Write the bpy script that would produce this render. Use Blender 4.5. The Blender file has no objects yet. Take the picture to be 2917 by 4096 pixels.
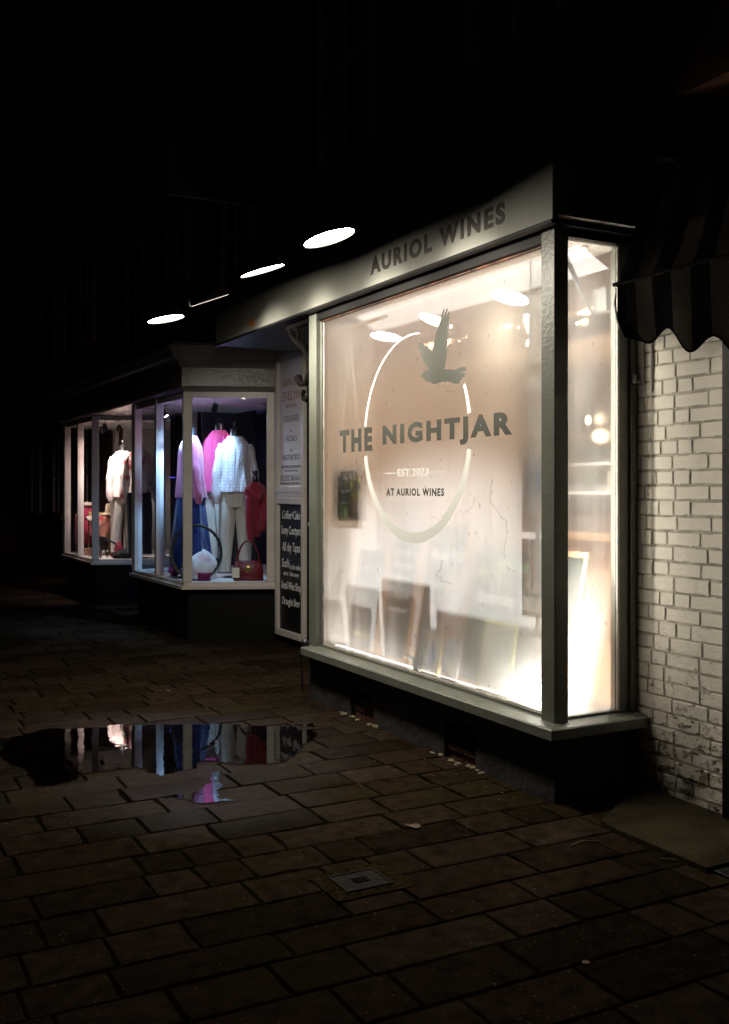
import bpy, bmesh, math, random
from mathutils import Vector, Matrix, noise
random.seed(7)
R = math.radians
S = bpy.context.scene
COL = S.collection

# ---------------------------------------------------------------- camera, sky, exposure
CAMZ = 1.5
cam = bpy.data.cameras.new('camera'); camo = bpy.data.objects.new('camera', cam); COL.objects.link(camo)
camo.location = (0, 0, CAMZ); camo.rotation_euler = (R(90), 0, R(-28.0))
cam.sensor_fit = 'VERTICAL'; cam.sensor_height = 36; cam.sensor_width = 25.6
cam.lens = 35.53; cam.shift_y = -0.0219; cam.clip_end = 500; cam.clip_start = 0.05
S.camera = camo
w = bpy.data.worlds.new('World'); S.world = w; w.use_nodes = True
nt = w.node_tree; bg = nt.nodes['Background']
sky = nt.nodes.new('ShaderNodeTexSky'); sky.sky_type = 'NISHITA'; sky.sun_disc = False
sky.sun_elevation = R(-6); sky.sun_rotation = R(200)
nt.links.new(sky.outputs[0], bg.inputs[0]); bg.inputs[1].default_value = 0.002
S.view_settings.view_transform = 'Standard'; S.view_settings.look = 'None'
S.view_settings.exposure = 0; S.view_settings.gamma = 1
S.render.resolution_x = 729; S.render.resolution_y = 1024
sl = bpy.data.lights.new('night_sky_light', 'SUN'); sl.energy = 0.009; sl.angle = R(40); sl.color = (1.0, 0.78, 0.55)
so = bpy.data.objects.new('night_sky_light', sl); COL.objects.link(so); so.rotation_euler = (R(40), 0, R(-50))

# ---------------------------------------------------------------- materials
def nodes(name):
    m = bpy.data.materials.new(name); m.use_nodes = True
    return m, m.node_tree.nodes, m.node_tree.links, m.node_tree.nodes['Principled BSDF']
def mat(name, c, rough=0.6, bump=0.0, bscale=60, var=0.0, vscale=6, metal=0.0, spec=0.5, coat=0.0, stretch=None, sheen=0.0, c2=None, rvar=0.0):
    """painted / plain surface with a mottled colour and a fine relief"""
    m, n, l, p = nodes(name)
    p.inputs['Base Color'].default_value = (*c, 1); p.inputs['Roughness'].default_value = rough
    p.inputs['Metallic'].default_value = metal; p.inputs['Specular IOR Level'].default_value = spec
    p.inputs['Coat Weight'].default_value = coat; p.inputs['Sheen Weight'].default_value = sheen
    tc = n.new('ShaderNodeTexCoord'); src = tc.outputs['Object']
    if stretch:
        mp = n.new('ShaderNodeMapping'); mp.inputs['Scale'].default_value = stretch
        l.new(src, mp.inputs[0]); src = mp.outputs[0]
    if var or c2:
        nz = n.new('ShaderNodeTexNoise'); nz.inputs['Scale'].default_value = vscale; nz.inputs['Detail'].default_value = 6
        l.new(src, nz.inputs['Vector'])
        cr = n.new('ShaderNodeValToRGB'); l.new(nz.outputs[0], cr.inputs[0])
        cr.color_ramp.elements[0].position = 0.35; cr.color_ramp.elements[1].position = 0.65
        k = 1 - var
        cr.color_ramp.elements[0].color = (c[0]*k, c[1]*k, c[2]*k, 1) if not c2 else (*c2, 1)
        cr.color_ramp.elements[1].color = (*c, 1)
        l.new(cr.outputs[0], p.inputs['Base Color'])
        if rvar:
            mr = n.new('ShaderNodeMapRange'); l.new(nz.outputs[0], mr.inputs[0])
            mr.inputs[3].default_value = rough - rvar; mr.inputs[4].default_value = rough + rvar
            l.new(mr.outputs[0], p.inputs['Roughness'])
    if bump:
        nb = n.new('ShaderNodeTexNoise'); nb.inputs['Scale'].default_value = bscale; nb.inputs['Detail'].default_value = 5
        l.new(src, nb.inputs['Vector'])
        b = n.new('ShaderNodeBump'); b.inputs['Strength'].default_value = bump; b.inputs['Distance'].default_value = 0.01
        l.new(nb.outputs[0], b.inputs['Height']); l.new(b.outputs[0], p.inputs['Normal'])
    return m
def emit(name, c, s):
    m, n, l, p = nodes(name); n.remove(p)
    e = n.new('ShaderNodeEmission'); e.inputs[0].default_value = (*c, 1); e.inputs[1].default_value = s
    l.new(e.outputs[0], n['Material Output'].inputs[0]); return m
def clear_glass(name, tint=(1, 1, 1)):
    m, n, l, p = nodes(name); n.remove(p)
    t = n.new('ShaderNodeBsdfTransparent'); t.inputs[0].default_value = (*tint, 1)
    g = n.new('ShaderNodeBsdfGlossy'); g.inputs['Roughness'].default_value = 0.015
    f = n.new('ShaderNodeFresnel'); f.inputs[0].default_value = 1.5
    mx = n.new('ShaderNodeMixShader'); l.new(f.outputs[0], mx.inputs[0]); l.new(t.outputs[0], mx.inputs[1]); l.new(g.outputs[0], mx.inputs[2])
    l.new(mx.outputs[0], n['Material Output'].inputs[0]); return m
def fogged_glass(name, z0, z1, lo, hi, through=0.14, streak=0.30):
    """window pane misted by condensation: heavier near the sill, streaked, with spots"""
    m, n, l, p = nodes(name); n.remove(p)
    tc = n.new('ShaderNodeTexCoord'); sp = n.new('ShaderNodeSeparateXYZ'); l.new(tc.outputs['Object'], sp.inputs[0])
    mr = n.new('ShaderNodeMapRange'); l.new(sp.outputs[2], mr.inputs[0])
    mr.inputs[1].default_value = z0; mr.inputs[2].default_value = z1; mr.inputs[3].default_value = hi; mr.inputs[4].default_value = lo
    mp = n.new('ShaderNodeMapping'); mp.inputs['Scale'].default_value = (28, 28, 1.2); l.new(tc.outputs['Object'], mp.inputs[0])
    s1 = n.new('ShaderNodeTexNoise'); s1.inputs['Scale'].default_value = 1.6; s1.inputs['Detail'].default_value = 6; l.new(mp.outputs[0], s1.inputs['Vector'])
    s2 = n.new('ShaderNodeTexNoise'); s2.inputs['Scale'].default_value = 2.2; s2.inputs['Detail'].default_value = 5; l.new(tc.outputs['Object'], s2.inputs['Vector'])
    a1 = n.new('ShaderNodeMath'); a1.operation = 'MULTIPLY_ADD'; l.new(s1.outputs[0], a1.inputs[0]); a1.inputs[1].default_value = streak; l.new(mr.outputs[0], a1.inputs[2])
    a2 = n.new('ShaderNodeMath'); a2.operation = 'MULTIPLY_ADD'; l.new(s2.outputs[0], a2.inputs[0]); a2.inputs[1].default_value = 0.25; l.new(a1.outputs[0], a2.inputs[2])
    a3 = n.new('ShaderNodeMath'); a3.operation = 'SUBTRACT'; a3.use_clamp = True; l.new(a2.outputs[0], a3.inputs[0]); a3.inputs[1].default_value = streak/2+0.125
    vo = n.new('ShaderNodeTexNoise'); vo.inputs['Scale'].default_value = 34; vo.inputs['Detail'].default_value = 3
    mp2 = n.new('ShaderNodeMapping'); mp2.inputs['Scale'].default_value = (1, 1, 0.55); l.new(tc.outputs['Object'], mp2.inputs[0]); l.new(mp2.outputs[0], vo.inputs['Vector'])
    cr = n.new('ShaderNodeValToRGB'); l.new(vo.outputs[0], cr.inputs[0])
    cr.color_ramp.elements[0].position = 0.25; cr.color_ramp.elements[0].color = (0.6, 0.55, 0.48, 1)
    cr.color_ramp.elements[1].position = 0.33; cr.color_ramp.elements[1].color = (0.97, 0.97, 0.96, 1)
    tl = n.new('ShaderNodeBsdfTranslucent'); l.new(cr.outputs[0], tl.inputs[0])
    rf = n.new('ShaderNodeBsdfRefraction'); rf.inputs['Roughness'].default_value = 0.45; rf.inputs['IOR'].default_value = 1.03
    l.new(cr.outputs[0], rf.inputs[0])
    tr = n.new('ShaderNodeBsdfTransparent'); tr.inputs[0].default_value = (0.95, 0.96, 0.95, 1)
    m1 = n.new('ShaderNodeMixShader'); m1.inputs[0].default_value = through; l.new(rf.outputs[0], m1.inputs[1]); l.new(tr.outputs[0], m1.inputs[2])
    m2 = n.new('ShaderNodeMixShader'); l.new(a3.outputs[0], m2.inputs[0]); l.new(m1.outputs[0], m2.inputs[1]); l.new(tl.outputs[0], m2.inputs[2])
    g = n.new('ShaderNodeBsdfGlossy'); g.inputs['Roughness'].default_value = 0.012
    f = n.new('ShaderNodeFresnel'); f.inputs[0].default_value = 1.5
    m3 = n.new('ShaderNodeMixShader'); l.new(f.outputs[0], m3.inputs[0]); l.new(m2.outputs[0], m3.inputs[1]); l.new(g.outputs[0], m3.inputs[2])
    l.new(m3.outputs[0], n['Material Output'].inputs[0]); return m
def brick_mat(name, c1, c2, mortar, scale=1.0, axis='X'):
    m, n, l, p = nodes(name)
    tc = n.new('ShaderNodeTexCoord'); sp = n.new('ShaderNodeSeparateXYZ'); l.new(tc.outputs['Object'], sp.inputs[0])
    cb = n.new('ShaderNodeCombineXYZ'); l.new(sp.outputs[1 if axis == 'X' else 0], cb.inputs[0]); l.new(sp.outputs[2], cb.inputs[1])
    b = n.new('ShaderNodeTexBrick'); l.new(cb.outputs[0], b.inputs['Vector']); b.inputs['Scale'].default_value = scale
    b.inputs['Brick Width'].default_value = 0.225; b.inputs['Row Height'].default_value = 0.075; b.inputs['Mortar Size'].default_value = 0.006
    b.inputs['Color1'].default_value = (*c1, 1); b.inputs['Color2'].default_value = (*c2, 1); b.inputs['Mortar'].default_value = (*mortar, 1)
    b.inputs['Bias'].default_value = -0.1; b.inputs['Mortar Smooth'].default_value = 0.2
    nz = n.new('ShaderNodeTexNoise'); nz.inputs['Scale'].default_value = 3; nz.inputs['Detail'].default_value = 8; l.new(tc.outputs['Object'], nz.inputs['Vector'])
    mx = n.new('ShaderNodeMix'); mx.data_type = 'RGBA'; mx.blend_type = 'MULTIPLY'; mx.inputs[0].default_value = 0.6
    l.new(b.outputs['Color'], mx.inputs[6]); l.new(nz.outputs[0], mx.inputs[7]); l.new(mx.outputs[2], p.inputs['Base Color'])
    bp = n.new('ShaderNodeBump'); bp.inputs['Strength'].default_value = 0.6; bp.inputs['Distance'].default_value = 0.006; bp.invert = True
    l.new(b.outputs['Fac'], bp.inputs['Height']); l.new(bp.outputs[0], p.inputs['Normal']); p.inputs['Roughness'].default_value = 0.85
    return m
def paving_mat():
    m, n, l, p = nodes('wet_paving_stone')
    tc = n.new('ShaderNodeTexCoord'); at_ = n.new('ShaderNodeAttribute'); at_.attribute_name = 'tone'
    nz = n.new('ShaderNodeTexNoise'); nz.inputs['Scale'].default_value = 1.1; nz.inputs['Detail'].default_value = 7; l.new(tc.outputs['Object'], nz.inputs['Vector'])
    sm = n.new('ShaderNodeTexNoise'); sm.inputs['Scale'].default_value = 14; sm.inputs['Detail'].default_value = 8; l.new(tc.outputs['Object'], sm.inputs['Vector'])
    gr = n.new('ShaderNodeTexVoronoi'); gr.inputs['Scale'].default_value = 95; l.new(tc.outputs['Object'], gr.inputs['Vector'])
    # stone colour by block, mottled
    cr = n.new('ShaderNodeValToRGB'); l.new(at_.outputs['Fac'], cr.inputs[0])
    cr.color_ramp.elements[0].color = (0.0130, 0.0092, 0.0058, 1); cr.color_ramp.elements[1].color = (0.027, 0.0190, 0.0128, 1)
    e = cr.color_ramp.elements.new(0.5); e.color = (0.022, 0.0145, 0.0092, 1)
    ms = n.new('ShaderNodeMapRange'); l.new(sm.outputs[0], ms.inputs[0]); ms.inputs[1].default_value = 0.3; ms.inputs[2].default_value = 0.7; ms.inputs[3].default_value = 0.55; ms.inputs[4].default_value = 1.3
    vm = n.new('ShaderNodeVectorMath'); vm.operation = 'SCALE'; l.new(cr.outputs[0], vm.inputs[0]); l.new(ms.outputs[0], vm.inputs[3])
    # pale grit
    gc = n.new('ShaderNodeValToRGB'); l.new(gr.outputs['Color'], gc.inputs[0]); gc.color_ramp.elements[0].position = 0.86; gc.color_ramp.elements[1].position = 0.93
    gd = n.new('ShaderNodeMath'); gd.operation = 'LESS_THAN'; l.new(gr.outputs['Distance'], gd.inputs[0]); gd.inputs[1].default_value = 0.34
    gm = n.new('ShaderNodeMath'); gm.operation = 'MULTIPLY'; l.new(gc.outputs[0], gm.inputs[0]); l.new(gd.outputs[0], gm.inputs[1])
    gk = n.new('ShaderNodeMath'); gk.operation = 'MULTIPLY'; l.new(gm.outputs[0], gk.inputs[0]); gk.inputs[1].default_value = 0.5
    mx = n.new('ShaderNodeMix'); mx.data_type = 'RGBA'; l.new(gk.outputs[0], mx.inputs[0]); l.new(vm.outputs[0], mx.inputs[6]); mx.inputs[7].default_value = (0.22, 0.165, 0.10, 1)
    # moss in patches
    mr = n.new('ShaderNodeMapRange'); l.new(nz.outputs[0], mr.inputs[0]); mr.inputs[1].default_value = 0.54; mr.inputs[2].default_value = 0.72; mr.inputs[4].default_value = 0.55
    mo = n.new('ShaderNodeMix'); mo.data_type = 'RGBA'; l.new(mr.outputs[0], mo.inputs[0]); l.new(mx.outputs[2], mo.inputs[6]); mo.inputs[7].default_value = (0.019, 0.017, 0.005, 1)
    l.new(mo.outputs[2], p.inputs['Base Color'])
    rr = n.new('ShaderNodeMapRange'); l.new(nz.outputs[0], rr.inputs[0]); rr.inputs[1].default_value = 0.3; rr.inputs[2].default_value = 0.6; rr.inputs[3].default_value = 0.46; rr.inputs[4].default_value = 0.78
    wt = n.new('ShaderNodeAttribute'); wt.attribute_name = 'wet'
    rw = n.new('ShaderNodeMapRange'); l.new(wt.outputs['Fac'], rw.inputs[0]); rw.inputs[3].default_value = 1.0; rw.inputs[4].default_value = 0.45
    rm = n.new('ShaderNodeMath'); rm.operation = 'MULTIPLY'; l.new(rr.outputs[0], rm.inputs[0]); l.new(rw.outputs[0], rm.inputs[1])
    l.new(rm.outputs[0], p.inputs['Roughness'])
    sw = n.new('ShaderNodeMapRange'); l.new(wt.outputs['Fac'], sw.inputs[0]); sw.inputs[3].default_value = 0.0; sw.inputs[4].default_value = 0.08; l.new(sw.outputs[0], p.inputs['Specular IOR Level']); p.inputs['Specular IOR Level'].default_value = 0.12
    ad = n.new('ShaderNodeMath'); ad.operation = 'MULTIPLY_ADD'; l.new(gr.outputs['Distance'], ad.inputs[0]); ad.inputs[1].default_value = 0.35; l.new(sm.outputs[0], ad.inputs[2])
    b = n.new('ShaderNodeBump'); b.inputs['Strength'].default_value = 0.75; b.inputs['Distance'].default_value = 0.006
    l.new(ad.outputs[0], b.inputs['Height']); l.new(b.outputs[0], p.inputs['Normal'])
    return m
def white_brick_mat():
    """chalky white masonry paint, flaking and stained towards the ground"""
    m, n, l, p = nodes('white_masonry_paint')
    tc = n.new('ShaderNodeTexCoord'); sp = n.new('ShaderNodeSeparateXYZ'); l.new(tc.outputs['Object'], sp.inputs[0])
    mp = n.new('ShaderNodeMapping'); mp.inputs['Scale'].default_value = (1, 1, 1.6); l.new(tc.outputs['Object'], mp.inputs[0])
    a = n.new('ShaderNodeTexNoise'); a.inputs['Scale'].default_value = 13; a.inputs['Detail'].default_value = 10; a.inputs['Roughness'].default_value = 0.72; l.new(mp.outputs[0], a.inputs['Vector'])
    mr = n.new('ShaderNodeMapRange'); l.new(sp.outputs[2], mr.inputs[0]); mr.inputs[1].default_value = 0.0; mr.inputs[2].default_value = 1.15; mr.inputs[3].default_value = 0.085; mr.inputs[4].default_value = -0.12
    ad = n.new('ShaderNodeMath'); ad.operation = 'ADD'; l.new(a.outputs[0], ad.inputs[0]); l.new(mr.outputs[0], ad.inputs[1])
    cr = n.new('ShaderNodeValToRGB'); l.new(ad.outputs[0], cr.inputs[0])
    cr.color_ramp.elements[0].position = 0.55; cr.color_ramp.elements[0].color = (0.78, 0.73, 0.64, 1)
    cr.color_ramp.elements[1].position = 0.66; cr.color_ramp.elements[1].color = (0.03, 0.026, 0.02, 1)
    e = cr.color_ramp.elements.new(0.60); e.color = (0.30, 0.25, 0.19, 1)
    l.new(cr.outputs[0], p.inputs['Base Color']); p.inputs['Roughness'].default_value = 0.8
    f = n.new('ShaderNodeTexNoise'); f.inputs['Scale'].default_value = 70; f.inputs['Detail'].default_value = 6; l.new(tc.outputs['Object'], f.inputs['Vector'])
    s = n.new('ShaderNodeMath'); s.operation = 'MULTIPLY_ADD'; l.new(f.outputs[0], s.inputs[0]); s.inputs[1].default_value = 0.35; l.new(ad.outputs[0], s.inputs[2])
    b = n.new('ShaderNodeBump'); b.inputs['Strength'].default_value = 0.7; b.inputs['Distance'].default_value = 0.006; l.new(s.outputs[0], b.inputs['Height']); l.new(b.outputs[0], p.inputs['Normal'])
    return m
def cloth(name, c, dots=None, print_=None, rough=0.9, fold=1.0):
    m, n, l, p = nodes(name); p.inputs['Base Color'].default_value = (*c, 1); p.inputs['Roughness'].default_value = rough
    p.inputs['Sheen Weight'].default_value = 0.25
    tc = n.new('ShaderNodeTexCoord')
    if dots or print_:
        v = n.new('ShaderNodeTexVoronoi'); v.inputs['Scale'].default_value = 30 if dots else 9; v.inputs['Randomness'].default_value = 0.25 if dots else 1
        l.new(tc.outputs['Object'], v.inputs['Vector'])
        cr = n.new('ShaderNodeValToRGB'); l.new(v.outputs['Distance'], cr.inputs[0])
        if dots:
            cr.color_ramp.elements[0].position = 0.28; cr.color_ramp.elements[1].position = 0.36
            cr.color_ramp.elements[0].color = (*dots, 1); cr.color_ramp.elements[1].color = (*c, 1)
        else:
            cr.color_ramp.elements[0].position = 0.2; cr.color_ramp.elements[1].position = 0.55
            cr.color_ramp.elements[0].color = (*print_, 1); cr.color_ramp.elements[1].color = (*c, 1)
        l.new(cr.outputs[0], p.inputs['Base Color'])
    mp = n.new('ShaderNodeMapping'); mp.inputs['Scale'].default_value = (14, 14, 2.2); l.new(tc.outputs['Object'], mp.inputs[0])
    f = n.new('ShaderNodeTexNoise'); f.inputs['Scale'].default_value = 1.4; f.inputs['Detail'].default_value = 4; l.new(mp.outputs[0], f.inputs['Vector'])
    b = n.new('ShaderNodeBump'); b.inputs['Strength'].default_value = fold; b.inputs['Distance'].default_value = 0.03; l.new(f.outputs[0], b.inputs['Height']); l.new(b.outputs[0], p.inputs['Normal'])
    return m

M = {}
M['green'] = mat('sage_green_gloss_paint', (0.165, 0.175, 0.145), 0.34, 0.22, 45, 0.18, 5, spec=0.5)
M['fascia'] = mat('sage_grey_fascia_paint', (0.22, 0.22, 0.19), 0.5, 0.16, 120, 0.22, 3, stretch=(1, 1, 0.5))
M['letter_dark'] = mat('dark_brown_sign_paint', (0.035, 0.028, 0.024), 0.45, 0.1, 80)
M['black_paint'] = mat('black_paint', (0.0045, 0.0045, 0.0045), 0.5, 0.15, 40, spec=0.2)
M['render_dark'] = mat('dark_painted_render', (0.035, 0.032, 0.032), 0.7, 0.8, 22, 0.5, 7)
M['white_brick'] = white_brick_mat()
M['red_brick'] = mat('crumbling_brick', (0.22, 0.10, 0.055), 0.9, 1.0, 40, 0.6, 18)
M['mortar'] = mat('old_mortar', (0.24, 0.19, 0.12), 0.95, 1.0, 30, 0.6, 12)
M['paving'] = paving_mat()
M['joint'] = mat('mossy_joint_soil', (0.0075, 0.0066, 0.0034), 0.95, 1.0, 30, 0.6, 14, spec=0.0)
M['concrete'] = mat('worn_concrete', (0.040, 0.032, 0.018), 0.95, 0.8, 30, 0.5, 5, spec=0.03)
M['iron'] = mat('black_cast_iron', (0.006, 0.005, 0.005), 0.9, 0.2, 60, spec=0.02)
M['cover_iron'] = mat('worn_iron_cover', (0.019, 0.014, 0.011), 0.7, 0.5, 60, 0.3, 12, metal=0.0, spec=0.08)
M['white_gloss'] = mat('cream_white_gloss_paint', (0.62, 0.58, 0.54), 0.3, 0.2, 30, 0.15, 5)
M['white_matt'] = mat('white_emulsion', (0.70, 0.68, 0.64), 0.7, 0.2, 12, 0.12, 2)
M['cornice'] = mat('grey_brown_gloss_paint', (0.23, 0.205, 0.19), 0.28, 0.35, 26, 0.2, 5)
M['steel'] = mat('brushed_steel', (0.5, 0.5, 0.5), 0.3, metal=1.0)
M['chrome_dark'] = mat('dark_metal_finish', (0.03, 0.03, 0.032), 0.3, metal=0.6)
M['brick_far'] = brick_mat('red_brickwork', (0.20, 0.085, 0.045), (0.14, 0.06, 0.035), (0.12, 0.10, 0.08))
M['brick_face'] = brick_mat('red_brickwork_end', (0.20, 0.085, 0.045), (0.14, 0.06, 0.035), (0.12, 0.10, 0.08), axis='Y')
M['stone'] = mat('weathered_stone', (0.20, 0.16, 0.10), 0.85, 0.6, 20, 0.35, 3)
M['stucco'] = mat('old_cream_render', (0.20, 0.17, 0.11), 0.85, 0.5, 18, 0.5, 5)  # paler tone that paints lamp spill on the upper walls
M['slate'] = mat('slate_roof', (0.03, 0.03, 0.034), 0.6, 0.6, 10, 0.3, 3)
M['lead'] = mat('lead_sheet', (0.05, 0.052, 0.056), 0.55, 0.3, 10, 0.3, 3)
M['dark_room'] = mat('dark_interior_paint', (0.02, 0.02, 0.024), 0.8, var=0.3)
M['navy_wall'] = mat('dark_purple_grey_wall', (0.07, 0.065, 0.09), 0.8, var=0.3, vscale=3)
M['warm_wall'] = mat('pink_beige_plaster', (0.46, 0.41, 0.37), 0.8, 0.3, 10, 0.22, 2)
M['wood_dark'] = mat('dark_varnished_wood', (0.10, 0.045, 0.022), 0.4, 0.3, 20, 0.4, 4, stretch=(1, 6, 1))
M['wood'] = mat('pale_pine_wood', (0.48, 0.28, 0.14), 0.5, 0.2, 20, 0.3, 5, stretch=(1, 6, 1))
M['chalkboard'] = mat('green_chalkboard', (0.016, 0.026, 0.021), 0.9, 0.1, 50, 0.3, 8, spec=0.1)
M['chalk_black'] = mat('black_chalkboard', (0.006, 0.006, 0.007), 0.45, 0.05, 50)
M['chalk'] = mat('white_chalk', (0.75, 0.76, 0.75), 0.9)
M['chalk_y'] = mat('yellow_chalk', (0.80, 0.70, 0.16), 0.9)
M['chalk_g'] = mat('green_chalk', (0.30, 0.55, 0.22), 0.9)
M['chalk_p'] = mat('pink_chalk', (0.75, 0.40, 0.36), 0.9)
M['paper'] = mat('white_paper', (0.80, 0.79, 0.76), 0.8, var=0.08, vscale=9)
M['paper_blue'] = mat('blue_print', (0.12, 0.25, 0.60), 0.7, var=0.5, vscale=12)
M['paper_red'] = mat('red_orange_print', (0.62, 0.22, 0.12), 0.7, var=0.4, vscale=14)
M['paper_pink'] = mat('pink_print', (0.72, 0.50, 0.46), 0.7, var=0.3, vscale=10)
M['yellow'] = mat('yellow_frame_paint', (0.80, 0.74, 0.22), 0.5)
M['vinyl'] = mat('grey_green_window_vinyl', (0.085, 0.087, 0.077), 0.9, spec=0.05)
M['vinyl_white'] = mat('white_window_vinyl', (0.90, 0.92, 0.88), 0.6)
M['black_plastic'] = mat('black_plastic', (0.012, 0.012, 0.014), 0.35)
M['awning_dark'] = mat('black_awning_canvas', (0.004, 0.0035, 0.0035), 1.0, 0.3, 90, 0.3, 6, spec=0.0)
M['awning_light'] = mat('faded_grey_awning_canvas', (0.022, 0.018, 0.015), 1.0, 0.3, 90, 0.3, 6, spec=0.0)
M['leaf'] = mat('dead_leaf', (0.09, 0.045, 0.018), 0.7)
M['litter'] = mat('pale_litter', (0.12, 0.09, 0.055), 0.9, spec=0.05)
M['sign_navy'] = mat('navy_sign_face', (0.030, 0.032, 0.045), 0.6, var=0.2)
M['sign_edge'] = mat('brass_sign_edge', (0.28, 0.20, 0.10), 0.4, 0.5, 30, 0.4, 8)  # lighter brown paints the light caught by the sign's end face
M['bottle'] = mat('green_bottle_glass', (0.02, 0.06, 0.03), 0.08, spec=0.8)
M['bottle_w'] = mat('pale_bottle_glass', (0.45, 0.42, 0.32), 0.08, spec=0.8)
M['clear'] = clear_glass('clear_window_glass', (0.96, 0.98, 1.0))
M['fog'] = fogged_glass('condensation_glass', 0.4, 2.4, 0.66, 0.55)
M['fog_side'] = fogged_glass('condensation_side_glass', 0.4, 1.15, 0.09, 0.50, 0.5, 0.07)
# puddle
def puddle_mat():
    m, n, l, p = nodes('still_rain_water'); n.remove(p)
    t = n.new('ShaderNodeBsdfTransparent'); t.inputs[0].default_value = (0.30, 0.27, 0.25, 1)
    g = n.new('ShaderNodeBsdfGlossy'); g.inputs['Roughness'].default_value = 0.0
    f = n.new('ShaderNodeFresnel'); f.inputs[0].default_value = 1.42
    nz = n.new('ShaderNodeTexNoise'); nz.inputs['Scale'].default_value = 7; tc = n.new('ShaderNodeTexCoord'); l.new(tc.outputs['Object'], nz.inputs['Vector'])
    b = n.new('ShaderNodeBump'); b.inputs['Strength'].default_value = 0.05; b.inputs['Distance'].default_value = 0.01; l.new(nz.outputs[0], b.inputs['Height'])
    l.new(b.outputs[0], g.inputs['Normal'])
    mx = n.new('ShaderNodeMixShader'); l.new(f.outputs[0], mx.inputs[0]); l.new(t.outputs[0], mx.inputs[1]); l.new(g.outputs[0], mx.inputs[2])
    l.new(mx.outputs[0], n['Material Output'].inputs[0]); return m
M['water'] = puddle_mat()

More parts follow.
